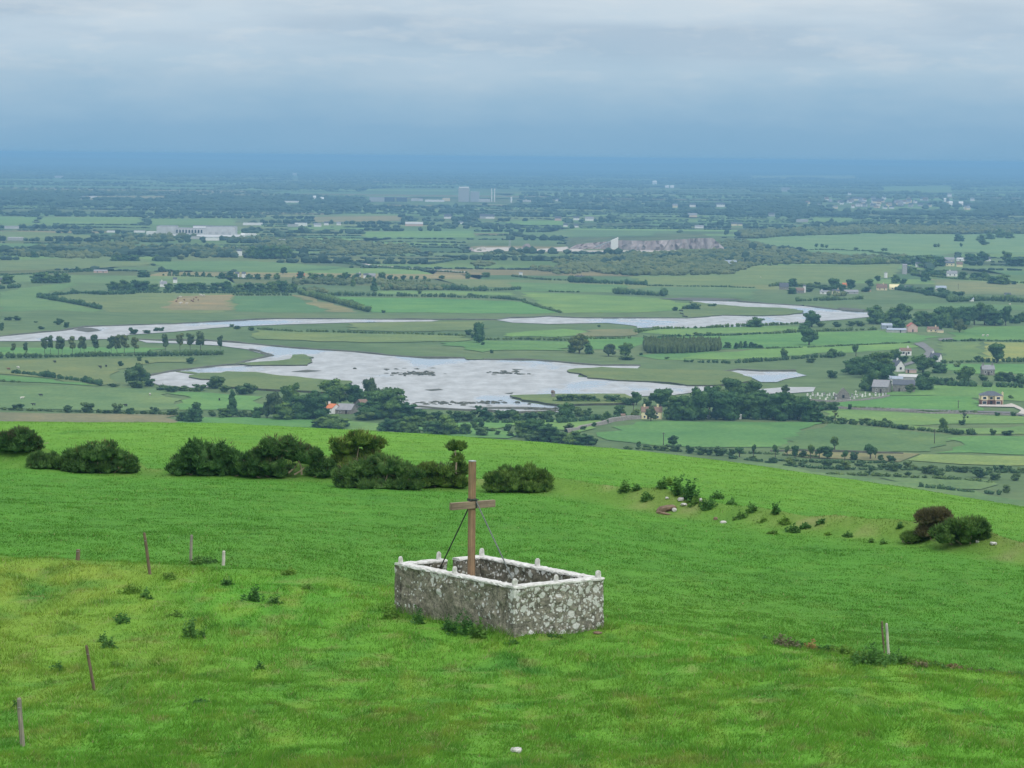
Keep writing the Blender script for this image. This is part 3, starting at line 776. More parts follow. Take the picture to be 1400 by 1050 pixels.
cluster('in the grove by the mudflat shore', 'grove on the near shore of the mudflat',
  [(377,572,38,30,'pale'),(365,572,24,20,'pale'),(397,556,34,26,'broad'),(408,573,34,34,'low'),(428,573,40,44,'low'),(390,574,24,30,'low'),(458,556,38,42,'broad'),(484,556,30,26,'broad'),(507,551,36,26,'pale'),(498,556,22,22,'low'),(522,568,34,34,'low'),(537,572,44,42,'low'),(505,573,26,32,'low'),(556,573,24,26,'low'),(453,586,20,44,'low'),(471,584,10,14,'shrub'),(437,585,12,22,'low'),(499,574,12,30,'shrub'),(575,575,17,22,'low'),(352,572,16,14,'low')])
cluster('just behind the grassy brow', 'trees rising just behind the brow', [(527,590,19,26,'low'),(545,590,18,28,'low'),(561,592,24,30,'low'),(590,594,20,30,'low'),(612,594,28,34,'low'),(634,594,16,18,'low'),(649,586,11,10,'shrub'),(658,585,10,9,'shrub'),(660,596,13,20,'shrub'),(694,590,12,11,'shrub'),(680,595,7,8,'shrub'),(697,597,7,9,'shrub'),(672,590,5,12,'shrub'),(576,584,14,18,'shrub'),(714,597,24,26,'low'),(734,602,30,34,'low'),(752,604,26,32,'low'),(726,604,14,24,'shrub'),(768,605,16,22,'low'),(783,607,18,30,'low'),(800,608,16,26,'low'),(812,608,11,12,'shrub'),(777,589,11,14,'shrub'),(797,588,6,8,'shrub'),(812,583,6,7,'shrub'),(830,579,6,5,'shrub')])
cluster('along the shore lane', 'bushes and trees along the shore lane', [(600,576,14,22,'shrub'),(620,577,16,24,'shrub'),(642,575,17,24,'shrub'),(665,575,18,22,'low'),(688,573,13,28,'shrub'),(705,575,16,20,'shrub'),(725,574,11,24,'shrub'),(745,574,13,24,'shrub'),(774,574,24,23,'low'),(792,569,13,18,'shrub'),(803,569,11,12,'shrub'),(815,575,11,12,'shrub'),(828,576,16,13,'bright'),(847,569,16,16,'low'),(868,572,14,10,'shrub'),(590,577,10,14,'shrub'),(654,562,8,9,'shrub')])
cluster('on the marshy point', 'bushes on the marshy point', [(775,551,15,24,'shrub'),(766,550,10,10,'shrub'),(798,550,13,24,'shrub'),(812,550,9,12,'shrub'),(837,551,12,20,'shrub'),(850,552,10,14,'shrub'),(860,554,10,14,'shrub'),(870,554,18,14,'broad'),(885,556,12,14,'shrub')])
cluster('in the grove by the yellow house', 'big grove beside the yellow house',
  [(903,556,24,32,'broad'),(890,576,20,18,'pale'),(925,574,34,34,'low'),(948,574,46,38,'low'),(932,574,30,30,'low'),(970,562,34,26,'broad'),(990,574,40,42,'low'),(978,552,26,26,'low'),(1003,548,30,34,'broad'),(1025,546,26,30,'broad'),(1012,572,36,32,'low'),(1035,573,34,32,'low'),(1058,574,40,38,'low'),(1074,574,38,26,'broad'),(1090,574,34,36,'low'),(1108,576,30,32,'low'),(1120,577,16,20,'low'),(1074,540,14,12,'pale'),(1045,556,24,30,'low'),(1138,561,12,16,'shrub'),(1162,560,8,6,'shrub'),(1125,560,12,18,'shrub')])
cluster('in the hedgerow below the large field', 'trees and bushes of the hedgerow below the large field',
  [(873,612,9,6,'shrub'),(885,614,6,10,'shrub'),(897,615,7,8,'shrub'),(920,610,16,15,'broad'),(908,616,9,14,'shrub'),(924,617,10,14,'shrub'),(944,620,11,12,'shrub'),(958,622,12,14,'shrub'),(970,622,13,12,'shrub'),(985,623,13,18,'shrub'),(999,624,11,10,'shrub'),(1011,625,14,15,'thorn'),(1030,623,15,9,'thorn'),(1029,629,6,11,'shrub'),(1060,625,17,10,'thorn'),(1057,633,8,12,'shrub'),(1076,624,14,9,'thorn'),(1087,626,17,12,'broad'),(1098,625,10,9,'shrub'),(1108,627,19,12,'thorn'),(1120,627,16,13,'thorn'),(1131,628,18,19,'broad'),(1141,617,19,17,'thorn'),(1155,630,14,12,'thorn'),(1168,629,12,12,'shrub'),(1190,628,20,20,'thorn'),(1197,627,15,9,'thorn'),(1204,630,9,8,'shrub'),(1219,631,9,11,'shrub')])
cluster('in the line below the tan strip', 'bushes in the scrubby line below the tan strip',
  [(1081,636,11,16),(1097,637,7,10),(1131,640,13,15),(1157,642,13,14),(1146,641,7,9),(1175,637,6,14),(1191,644,9,10),(1205,640,7,12),(1221,644,12,15),(1230,641,8,7),(1241,641,11,11),(1251,642,7,9),(1271,648,15,18),(1281,650,11,12),(1285,652,9,13),(1297,644,9,9),(1305,644,9,9),(1318,646,11,15),(1331,645,8,12),(1340,653,14,19),(1352,646,9,9),(1362,645,9,8),(1371,644,9,9),(1381,645,9,9),(1395,646,9,10),(1361,656,10,14),(1388,657,11,12),(1377,674,12,10),(1187,649,7,9),(1241,651,7,10)], 'shrub')
cluster('in the diagonal hedge', 'bushes in the diagonal hedge across the fields', [(1142,577,16,13,'bare'),(1135,578,10,12,'shrub'),(1150,580,9,13,'shrub'),(1165,578,6,8,'shrub'),(1183,578,8,15,'shrub'),(1200,582,8,14,'shrub'),(1214,583,11,14,'shrub'),(1235,587,7,16,'shrub'),(1290,590,19,13,'broad'),(1318,580,19,17,'bare'),(1316,581,9,10,'shrub'),(1363,569,7,8,'shrub'),(1385,569,7,8,'shrub'),(1382,545,5,8,'shrub'),(1358,595,9,9,'shrub'),(1376,595,7,17,'shrub'),(1330,594,6,12,'shrub'),(1305,594,8,14,'shrub')])
cluster('around the old stone barns', 'trees around the old stone barn', [(1166,512,22,26,'low'),(1183,516,30,34,'broad'),(1205,513,32,34,'broad'),(1200,533,38,30,'low'),(1188,534,32,28,'low'),(1213,522,26,20,'low'),(1225,494,17,17,'broad'),(1236,495,10,10,'shrub'),(1262,509,24,30,'broad'),(1285,510,16,20,'low'),(1274,500,14,14,'shrub'),(1263,533,26,28,'low'),(1318,527,27,27,'broad'),(1297,526,10,18,'shrub'),(1366,521,14,14,'low'),(1380,525,17,22,'pale'),(1396,525,15,20,'low'),(1345,520,8,14,'shrub'),(1245,538,13,15,'pale'),(1363,496,26,25,'broad'),(1338,495,9,10,'shrub'),(1308,502,6,10,'shrub')])
cluster('alone near the tidal pools', 'lone trees near the tidal pools', [(1136,489,13,14,'low'),(1170,487,16,11,'thorn'),(1072,491,15,12,'broad'),(1109,496,8,11,'shrub'),(1137,517,13,13,'shrub'),(1106,472,22,25,'broad'),(1110,447,23,24,'broad'),(1100,452,11,16,'low'),(1122,447,7,12,'shrub'),(1030,447,14,25,'low'),(1145,447,7,13,'shrub'),(1163,446,7,12,'shrub'),(1176,446,8,12,'shrub'),(1039,494,6,8,'shrub')])
cluster('in the wood behind the red barn', 'wood behind the red-roofed barn', [(1199,443,26,28,'low'),(1217,440,20,22,'low'),(1233,442,28,28,'broad'),(1228,448,14,20,'low'),(1258,446,22,22,'low'),(1272,446,20,20,'low'),(1290,444,26,26,'low'),(1297,448,30,26,'low'),(1312,455,20,20,'pale'),(1318,446,28,24,'low'),(1332,444,26,22,'broad'),(1346,444,32,26,'broad'),(1360,445,24,24,'low'),(1375,445,26,16,'broad'),(1388,442,12,16,'low'),(1398,440,15,14,'low'),(1280,452,20,18,'low')])
cluster('among the riverside hamlet houses', 'trees of the hamlet past the upper river', [(1083,392,12,13,'low'),(1083,402,9,13,'low'),(1117,393,8,8,'shrub'),(1128,397,9,18,'shrub'),(1141,399,18,18,'broad'),(1163,397,15,16,'broad'),(1152,398,10,12,'low'),(1189,394,12,12,'broad'),(1184,399,8,14,'shrub'),(1200,386,9,9,'broad'),(1225,387,12,14,'low'),(1235,388,8,10,'shrub'),(1270,404,12,14,'low'),(1265,385,15,12,'low'),(1290,401,8,20,'shrub'),(1310,405,7,20,'shrub'),(1105,399,7,14,'shrub'),(1253,398,7,12,'shrub')])
cluster('around the farm below the long rise', 'trees around the farm below the long rise', [(1258,364,15,22,'low'),(1270,366,17,26,'low'),(1284,364,14,18,'low'),(1240,361,12,18,'low'),(1232,360,10,14,'low'),(1330,361,15,22,'low'),(1344,360,17,18,'broad'),(1376,361,19,13,'broad'),(1390,364,13,26,'low'),(1250,377,12,14,'low'),(1273,377,11,22,'low'),(1290,377,9,14,'low'),(1315,382,11,13,'low'),(1332,381,9,14,'low'),(1346,382,11,18,'low'),(1360,388,11,16,'low'),(1372,389,14,20,'low'),(1387,389,5,7,'shrub'),(1243,373,9,12,'shrub')])
cluster('dotted over the long green rise', 'small trees dotted over the long rise', [(1116,339,6,5,'broad'),(1124,339,6,5,'broad'),(1130,340,5,5,'broad'),(1170,342,4,6,'shrub'),(1207,343,4,6,'shrub'),(1211,343,4,5,'shrub'),(1278,338,5,5,'shrub'),(1283,338,5,4,'shrub'),(1314,338,6,5,'broad'),(1312,330,10,13,'low'),(1340,329,9,12,'low'),(1354,327,9,14,'low'),(1368,325,14,15,'low'),(1380,326,9,12,'low'),(1345,335,7,12,'shrub')])
cluster('in the meadows between the channels', 'trees in the meadows between the channels', [(655,469,27,18,'column'),(640,458,8,10,'shrub'),(648,462,7,10,'shrub'),(660,472,5,6,'shrub'),(792,483,26,26,'pale'),(806,484,16,12,'low'),(782,482,12,12,'low'),(832,487,18,23,'pale'),(855,488,20,20,'broad'),(855,492,6,20,'shrub'),(876,486,4,5,'shrub'),(912,491,4,6,'shrub'),(923,425,6,8,'shrub'),(943,424,9,12,'shrub'),(951,424,11,12,'shrub'),(936,424,6,8,'shrub'),(973,420,5,12,'shrub'),(672,483,6,5,'shrub'),(819,447,3,5,'shrub'),(873,453,5,5,'shrub'),(940,460,4,5,'shrub'),(954,459,5,12,'shrub'),(969,459,5,8,'shrub'),(983,459,4,8,'shrub')])
cluster('in the short dark row beside the coppice', 'short dark row beside the coppice', [(995,476,9,10),(1006,477,9,6),(1012,476,10,7),(1019,476,10,7),(1026,476,9,7),(1032,476,7,7),(1040,476,5,8)], 'low')
cluster('in the long middle tree line', 'long tree line past the hidden channel', [(388,375,10,10,'broad'),(411,383,12,13,'broad'),(428,385,13,15,'broad'),(441,384,10,11,'low'),(452,384,10,11,'low'),(466,384,9,10,'low'),(474,384,12,12,'broad'),(486,384,10,12,'low'),(503,384,9,10,'low'),(522,384,12,14,'broad'),(533,384,8,8,'broad'),(541,384,6,6,'broad'),(551,384,8,8,'broad'),(562,383,6,6,'broad'),(570,383,6,6,'broad'),(581,383,6,6,'broad'),(604,382,6,9,'broad'),(640,381,9,8,'low'),(665,379,7,13,'low'),(511,399,19,12,'conifer'),(483,392,14,8,'conifer'),(574,402,6,6,'shrub'),(545,402,3,5,'shrub'),(524,428,5,6,'shrub')])
cluster('in the dark belt above the stubble', 'dark tree belt past the stubble field', [(106,370,6,9),(120,371,5,12),(52,387,14,18),(65,387,15,18),(78,387,15,18),(90,386,13,14),(10,388,13,18),(197,379,10,17),(155,396,12,18),(168,397,15,20),(182,398,16,22),(196,398,15,18),(210,399,11,16),(232,399,12,16),(246,399,13,18),(262,399,13,18),(276,398,12,16),(293,399,13,16),(310,399,15,18),(326,400,13,16),(342,400,15,16),(356,400,14,16),(371,400,16,18),(386,399,16,18),(398,400,13,16)], 'low')
cluster('beside the twin white houses', 'trees beside the twin white houses', [(232,374,4,4),(238,375,5,5),(243,375,6,5),(252,377,5,5),(258,377,5,5),(269,378,7,6),(278,378,7,6),(286,378,5,6),(303,381,9,12),(314,380,9,12),(322,381,7,8),(341,381,7,10),(352,382,8,9),(366,382,8,9),(378,382,9,10)], 'low')
cluster('in the dark copse below the white factory', 'dark copse below the white factory', [(345,353,17,16),(356,354,18,18),(366,354,19,18),(377,354,20,18),(388,354,20,16),(396,353,14,12),(157,357,9,14),(170,357,9,16),(184,357,9,16),(213,357,9,12),(47,352,9,12)], 'low')

for place, group, items, kind in CL:
    rows = sorted([(it[0], it[1], it[2], it[3], (it[4] if len(it) > 4 else kind)) for it in items])
    count = {}
    for x, y, h, w, k in rows:
        nm = KNAME[k][1]; count[nm] = count.get(nm, 0) + 1
    seen = {}
    for x, y, h, w, k in rows:
        nm = KNAME[k][1]; i = seen.get(nm, 0); seen[nm] = i + 1
        if k == 'poplar': nm2 = 'poplar'
        else: nm2 = nm
        if count[nm] == 1: lab = f'the only {nm2} {place}'
        else: lab = f'{ORD[i]} {nm2} from the left {place}'
        plant(k, x, y, h * 1.04, w * (1.14 if k in ('low', 'broad', 'shrub') else 1.02), lab, group)

def hedge(px, hp, label, name='hedge', cat='hedge', group='hedges between the valley fields', matl='hedge', gaps=.06):
    W = []
    for (x0, y0), (x1, y1) in zip(px[:-1], px[1:]):
        a, b = P(x0, y0)[:2], P(x1, y1)[:2]; k = max(1, int(np.linalg.norm(b - a) / 2.2))
        for j in range(k): W.append(a + (b - a) * j / k)
    W = np.array(W); h = hp * W[:, 1].mean() / F
    base = W.mean(0)
    r = np.random.default_rng(int(abs(px[0][0]) * 31 + px[0][1] * 7))
    lobes = []
    hv_ = h * (.55 + .75 * vnoise(np.arange(len(W)) / 5.0, np.zeros(len(W)) + px[0][1], 3))
    for i in range(len(W)):
        if r.random() < gaps: continue
        s = hv_[i] * r.uniform(.8, 1.15)
        lobes.append((W[i, 0] - base[0] + r.normal(0, .5), W[i, 1] - base[1] + r.normal(0, .5), s * .45, max(1.3, s * .5), max(1.1, s * .5), s * .55))
    V0, F0 = ICO1; L = np.array(lobes); n = len(L)
    V1 = (V0[None] * (1 + r.normal(0, .1, (n, len(V0), 1))) * L[:, None, 3:] * .88 + L[:, None, :3]).reshape(-1, 3)
    F1 = (F0[None] + (np.arange(n) * len(V0))[:, None, None]).reshape(-1, 3)
    V2, F2 = leaf_cards(r, lobes, n * 16, .42)
    V2[:, 2] = np.maximum(V2[:, 2], 0)
    o = link(name, new_mesh(name, np.concatenate([V1, V2]), [F1, F2 + len(V1)], [M[matl]]), None, (base[0], base[1], 0))
    return tag(o, label, cat, group)
HEDGES = [
 ([(-10,490),(60,489),(150,487),(225,487),(310,485)], 8, 'thick dark hedge running under the row of poplars'),
 ([(20,511),(45,513),(75,518),(105,521),(140,528)], 8, 'dark hedge slanting across the pasture above the brow'),
 ([(-10,560),(80,563),(200,566),(250,568)], 3.5, 'low hedge bank linking the round bushes past the brow'),
 ([(-10,521),(30,523)], 3, 'short low hedge at the edge of the cattle pasture'),
 ([(220,531),(245,534),(275,536)], 6, 'hedge along the shore of the muddy inlet'),
 ([(53,407),(75,411),(105,416),(138,423)], 7, 'lower arm of the forked hedge by the stubble field'),
 ([(53,406),(75,404),(110,401),(140,403),(185,402)], 6, 'upper arm of the forked hedge by the stubble field'),
 ([(320,404),(350,404),(400,404)], 4, 'straight hedge at the top of the dark green field'),
 ([(410,402),(450,412),(480,420),(505,427)], 8, 'thick hedge slanting down beside the tan triangle of field'),
 ([(450,404),(520,405),(600,406),(700,409)], 5, 'long hedge along the top of the bright rectangular field'),
 ([(640,405),(700,410),(718,412)], 5, 'hedge closing the corner of the bright rectangular field'),
 ([(525,396),(600,396),(660,398),(712,396)], 7, 'ragged hedge above the narrow bright strip'),
 ([(418,353),(450,358),(500,364),(560,369),(640,374)], 2.6, 'thin hedge along the curving track in the rough pasture'),
 ([(355,450),(400,454),(480,455),(560,457),(640,460)], 3.5, 'long thin hedge through the meadow between the channels'),
 ([(660,465),(700,464),(770,466),(800,464),(865,463)], 4, 'hedge running from the lone upright tree across the meadow'),
 ([(715,413),(740,421),(767,428)], 3.5, 'short slanting hedge between the two bright riverside fields'),
 ([(750,399),(795,400)], 3, 'short hedge above the pale riverside field'),
 ([(840,402),(870,403),(912,405)], 9, 'tall thicket hedge above the pale riverside field'),
 ([(780,386),(830,388),(885,390)], 8, 'thick hedge below the grey cottage in the scrub'),
 ([(885,391),(960,392),(1035,394)], 2.6, 'thin hedge between the two olive fields past the channel'),
 ([(880,463),(940,460),(1000,459),(1055,456)], 3.2, 'hedge along the narrow field by the upper channel'),
 ([(870,455),(900,450),(960,449),(1050,445),(1095,443)], 4, 'dark hedge on the near bank of the upper channel'),
 ([(932,495),(1000,497),(1050,494),(1100,490),(1157,487)], 6, 'dark hedge between the coppice and the tidal pool'),
 ([(1050,477),(1120,475),(1200,471),(1252,469)], 2.5, 'thin hedge below the lone round tree'),
 ([(1050,457),(1100,454),(1200,451)], 4.5, 'hedge leading to the blue-grey sheds'),
 ([(1290,467),(1345,466),(1410,468)], 3, 'low hedge above the yellow field'),
 ([(1288,497),(1340,495),(1410,495)], 6, 'hedge under the big round tree by the yellow field'),
 ([(1278,525),(1300,528),(1410,531)], 8, 'thick hedge in front of the grey stone house'),
 ([(1152,579),(1200,583),(1260,589),(1332,595)], 8, 'bushy diagonal hedge across the green fields'),
 ([(1152,642),(1250,643),(1330,646),(1410,647)], 5, 'hedge along the foot of the pale strip'),
 ([(1130,649),(1200,651),(1300,655),(1362,661)], 4.5, 'lower hedge just above the brow of the slope'),
 ([(1262,667),(1310,672),(1372,677)], 6, 'lowest hedge closest to the brow of the slope'),
 ([(857,614),(900,616),(960,619),(1055,621),(1120,626)], 3.5, 'low hedge under the large green field'),
 ([(640,578),(700,579),(762,578)], 9, 'thick hedge along the shore lane'),
 ([(765,579),(830,574),(872,571)], 8, 'hedge beside the bright garden of the yellow house'),
 ([(760,551),(830,552),(872,554)], 6, 'hedge on the marshy point under the ruined tower'),
 ([(555,578),(602,579)], 8, 'short hedge beside the dark grove'),
 ([(1050,392),(1075,390),(1100,392),(1170,399)], 5, 'hedge at the edge of the riverside hamlet'),
 ([(1218,395),(1260,401),(1300,409)], 8, 'hedge in front of the pale bungalow row'),
 ([(1298,413),(1350,411),(1410,414)], 9, 'thick hedge around the small blue shed'),
 ([(1165,362),(1200,361),(1238,360)], 9, 'wooded hedge joining the scrub to the farm'),
 ([(1250,376),(1300,381),(1410,388)], 3, 'hedge across the slope below the farm'),
 ([(1090,412),(1130,411),(1180,409)], 5, 'scrubby hedge over the end of the channel'),
 ([(-10,396),(28,393)], 6, 'short hedge beside the dark belt'),
 ([(1150,557),(1200,559),(1270,563),(1340,565)], 2.2, 'low scrubby hedge shadowing the lane wall below the graveyard'),
 ([(1060,630),(1130,633),(1225,633)], 3.5, 'ragged low hedge through the thorn trees below the large field'),
 ([(1075,637),(1110,640),(1160,643)], 4, 'short ragged hedge below the thorn trees'),
 ([(1180,638),(1240,640),(1262,642)], 4, 'short hedge just above the pale strip foot'),
 ([(1000,627),(1030,630),(1060,634)], 4, 'short hedge at the brow under two thorns'),
 ([(1125,579),(1140,580),(1155,581)], 5, 'end of the diagonal hedge by the half-bare tree'),
 ([(0,377),(60,374),(130,371)], 3, 'thin hedge behind the dark square copse'),
 ([(225,377),(290,379),(340,382)], 3, 'low hedge linking the small trees before the twin houses'),
 ([(150,400),(260,401),(395,402)], 5, 'undergrowth hedge along the foot of the dark belt'),
 ([(400,386),(480,385),(590,385)], 3, 'low hedge along the foot of the long middle tree line'),
 ([(700,378),(745,383),(785,384)], 3, 'thin hedge before the tiny white hut'),
 ([(1100,342),(1140,342),(1190,344)], 2, 'thin hedge on the long green rise'),
 ([(1190,345),(1240,352),(1280,351)], 3, 'thin hedge crossing the long green rise'),
]
for px, h, lab in HEDGES: hedge(px, h, lab)

# scrub and rough woodland that reads as one mass
sb = []
def scatter(poly, n, w, h, dens=.5, seed=0):
    xs = [p[0] for p in poly]; ys = [p[1] for p in poly]; r = np.random.default_rng(seed); c = 0
    while c < n:
        x, y = r.uniform(min(xs), max(xs)), r.uniform(min(ys), max(ys))
        c += 1
        if not inpoly(x, y, poly): continue
        p = P(x, y)
        if fbm(np.array([p[0] / 90.]), np.array([p[1] / 260.]), 33, 3)[0] < 1 - dens: continue
        sb.append((p[0], p[1], w * r.uniform(.6, 1.3), h * r.uniform(.6, 1.4)))
scatter([(920,345),(1000,328),(1060,340),(1100,348),(1170,352),(1240,352),(1235,361),(1165,362),(1100,361),(1030,364),(1000,375),(930,377),(860,377),(800,372),(760,366),(830,352)], 5200, 4.5, 4.5, .66, 1)
scatter([(470,330),(640,340),(760,346),(850,348),(900,350),(800,372),(770,384),(680,372),(560,360),(470,350)], 4200, 4.0, 3.5, .5, 2)
scatter([(0,330),(200,322),(470,330),(470,350),(400,345),(200,358),(0,350)], 3000, 4.5, 5, .44, 3)
scatter([(700,384),(790,378),(900,384),(890,390),(800,388),(700,388)], 500, 3.5, 3.0, .5, 4)
scatter([(400,385),(500,384),(640,384),(740,386),(700,397),(520,397),(420,402)], 1300, 3.5, 4, .52, 5)
scatter([(1010,320),(1180,312),(1400,312),(1400,320),(1180,320),(1080,323),(1020,328)], 2600, 6, 7, .72, 6)
scatter([(1000,404),(1080,402),(1170,404),(1210,412),(1190,424),(1130,418),(1060,412)], 700, 3.5, 3.5, .5, 7)
V, Fc = blob_mesh(sb, 12)
tag(link('scrub', new_mesh('scrub', V, Fc, [M['scrub']])), kind='stuff')

# coppice: one dense block of thin stems nobody could count
cp = []
r = np.random.default_rng(5)
poly = [(880,480),(886,470),(905,467),(950,466),(978,469),(986,478),(950,482),(910,484),(885,483)]
for _ in range(1500):
    x, y = r.uniform(878, 988), r.uniform(474, 484)
    if inpoly(x, y, [(880,474),(984,474),(986,479),(950,483),(910,484),(884,483)]):
        p = P(x, y); cp.append((p[0], p[1], r.uniform(.8, 1.6), r.uniform(5, 7.5)))
V, Fc = blob_mesh(cp, 13)
tag(link('willow_coppice', new_mesh('willow_coppice', V, Fc, [M['leaf_pale']])), kind='stuff')

# ------------------------------------------------------------------ buildings
def gable_prism(w, d, ze, zr, ov=.25, th=.18, axis_='x'):
    """two roof slabs meeting at a ridge"""
    if axis_ == 'y': w, d = d, w
    V = []; Q = []
    for s in (-1, 1):
        y0 = s * (d / 2 + ov); z0 = ze - ov * (zr - ze) / (d / 2)
        k = len(V)
        for x in (-w / 2 - ov, w / 2 + ov):
            V += [(x, y0, z0), (x, y0, z0 + th), (x, 0.0, zr), (x, 0.0, zr + th)]
        Q += [[k, k + 2, k + 3, k + 1], [k + 4, k + 5, k + 7, k + 6], [k + 1, k + 3, k + 7, k + 5], [k, k + 4, k + 6, k + 2], [k, k + 1, k + 5, k + 4]]
    V = np.array(V, float)
    if axis_ == 'y': V = V[:, [1, 0, 2]] * np.array([1, -1, 1])
    return V, np.array(Q)
def gable_body(w, d, ze, zr, axis_='x'):
    if axis_ == 'y': w, d = d, w
    x, y = w / 2, d / 2
    V = np.array([(-x,-y,0),(x,-y,0),(x,y,0),(-x,y,0),(-x,-y,ze),(x,-y,ze),(x,y,ze),(-x,y,ze),(-x,0,zr-.02),(x,0,zr-.02)], float)
    Q = np.array([[0,1,5,4],[1,2,6,5],[2,3,7,6],[3,0,4,7]]); T = np.array([[4,8,7],[5,6,9]])
    Q2 = np.array([[4,5,9,8],[7,8,9,6]])
    if axis_ == 'y': V = V[:, [1, 0, 2]] * np.array([1, -1, 1])
    return V, [Q, T, Q2]
def house(x, y, w, e, rf, label, wall='white', roof='slate', depth=None, rz=0.0, ridge='x', chim=(), wins=(), door=None, name='house', cat='house', group=None, hip=False, parts=True, chmat=None, porch=False):
    """px: centre x, ground y, width, eave height, roof height"""
    BUILT.append((x, y, w))
    p = P(x, y); s = mpp(p)
    W, ze, zr = w * s, e * s, (e + rf) * s
    D = depth or max(5.0, min(W * .7, 8.0))
    loc = (p[0], p[1] + D / 2, 0)
    if not parts:
        mb = MB(); V, Fs = gable_body(W, D, ze, zr, ridge); mb.add(V, Fs, 0)
        V, Q = gable_prism(W, D, ze, zr, axis_=ridge); mb.add(V, [Q], 1)
        for c in chim: mb.box((c * W / 2, 0, zr + .3), (.9, .9, 1.4), 0)
        o = mb.build(name, [M[wall], M[roof]], None, loc=loc); o.rotation_euler = (0, 0, rz)
        return tag(o, label, cat, group)
    o = empty(name, loc, rz); tag(o, label, cat, group)
    V, Fs = gable_body(W, D, ze, zr, ridge)
    if hip: V = np.array([(-W/2,-D/2,0),(W/2,-D/2,0),(W/2,D/2,0),(-W/2,D/2,0),(-W/2,-D/2,ze),(W/2,-D/2,ze),(W/2,D/2,ze),(-W/2,D/2,ze)], float); Fs = [np.array([[0,1,5,4],[1,2,6,5],[2,3,7,6],[3,0,4,7],[4,5,6,7]])]
    MB().add(V, Fs).build('wall', M[wall], o)
    if hip:
        ov = .35; a, b = W / 2 + ov, D / 2 + ov; r_ = max(.3, W / 2 - D / 2)
        V = np.array([(-a,-b,ze+.01),(a,-b,ze+.01),(a,b,ze+.01),(-a,b,ze+.01),(-r_,0,zr),(r_,0,zr)], float)
        ro = MB().add(V, [np.array([[0,1,5,4],[2,3,4,5]]), np.array([[1,2,5],[3,0,4]]), np.array([[0,3,2,1]])]).build('roof', M[roof], o)
    else:
        V, Q = gable_prism(W, D, ze, zr, axis_=ridge); ro = MB().add(V, [Q]).build('roof', M[roof], o)
    for c in chim:
        z0 = zr - (abs(c) * .25 if hip else 0.2)
        mb = MB(); mb.box((c * W / 2, 0, z0 + .35), (.9, .8, 1.7)); mb.box((c * W / 2, 0, z0 + 1.26), (1.05, .95, .14)); mb.tube([(c * W / 2, 0, z0 + 1.3), (c * W / 2, 0, z0 + 1.7)], .14, 6)
        mb.build('chimney', M[chmat or wall], ro)
    for (u, v, ww, hh) in wins:     # fractions of the wall
        xx, zz = (u - .5) * W, v * ze
        f = MB(); yw = -D / 2
        f.box((xx, yw - .03, zz + hh * s / 2 + .06), (ww * s + .24, .09, .12)); f.box((xx, yw - .05, zz - hh * s / 2 - .06), (ww * s + .3, .14, .12))
        for q in (-1, 1): f.box((xx + q * (ww * s / 2 + .06), yw - .03, zz), (.12, .09, hh * s))
        fo = f.build('window', M['white' if wall != 'white' else 'grey'], o)
        MB().box((xx, yw - .012, zz), (ww * s, .05, hh * s)).build('pane', M['glass'], fo)
    if door is not None:
        MB().box(((door - .5) * W, -D / 2 - .02, 1.02), (1.0, .08, 2.04)).build('door', M['darkdoor'], o)
    return o

# the two-storey house with bays
p = P(1356, 554); s = mpp(p)
o = empty('two_storey_house', (p[0], p[1] + 4.5, 0), math.radians(-4))
tag(o, 'two-storey cream and brown brick house with hipped slate roof on its own green plot', 'house')
Wd, Dp, ZE = 30 * s, 9.0, 13.2 * s
mb = MB(); mb.box((0, 0, ZE * .27), (Wd, Dp, ZE * .54)); mb.build('lower_wall', M['brickwork'], o)
mb = MB(); mb.box((0, 0, ZE * .77), (Wd, Dp, ZE * .46)); mb.build('wall', M['cream'], o)
for sx in (-1, 1):
    bay = MB().box((sx * Wd * .31, -Dp / 2 - .55, ZE * .27), (Wd * .31, 1.1, ZE * .54)).box((sx * Wd * .31, -Dp / 2 - .55, ZE * .77 - .004), (Wd * .31, 1.1, ZE * .46), 1).build('bay', [M['brickwork'], M['cream']], o)
    for zz, ww, hh in ((ZE * .28, 2.0, 1.5), (ZE * .76, 1.7, 1.2)):
        f = MB()
        for q in (-1, 1): f.box((sx * Wd * .31 + q * (ww / 2 + .07), -Dp / 2 - 1.13, zz), (.14, .1, hh))
        f.box((sx * Wd * .31, -Dp / 2 - 1.13, zz + hh / 2 + .07), (ww + .28, .1, .14)); f.box((sx * Wd * .31, -Dp / 2 - 1.15, zz - hh / 2 - .07), (ww + .36, .16, .14))
        f = f.build('window', M['white'], o)
        MB().box((sx * Wd * .31, -Dp / 2 - 1.11, zz), (ww, .05, hh)).build('pane', M['glass'], f)
f = MB().box((0, -Dp / 2 - .03, ZE * .74), (1.6, .1, 1.5)).build('window', M['white'], o); MB().box((0, -Dp / 2 - .07, ZE * .74), (1.3, .06, 1.2)).build('pane', M['glass'], f)
MB().box((0, -Dp / 2 - .03, 1.1), (1.2, .1, 2.2)).build('door', M['darkdoor'], o)
mb = MB()
for sx in (-1, 1): mb.box((sx * 1.0, -Dp / 2 - .9, 1.25), (.25, .25, 2.5))
mb.box((0, -Dp / 2 - .6, 2.6), (2.6, 1.3, .2)); mb.build('porch', M['brickwork'], o)
a, b = Wd / 2 + .4, Dp / 2 + .4; zr = ZE + 5.6 * s
V = np.array([(-a,-b-.9,ZE+.02),(a,-b-.9,ZE+.02),(a,b,ZE+.02),(-a,b,ZE+.02),(-1.7,-.3,zr),(1.7,-.3,zr)])
ro = MB().add(V, [np.array([[0,1,5,4],[2,3,4,5],[0,3,2,1]]), np.array([[1,2,5],[3,0,4]])]).build('roof', M['slate'], o)
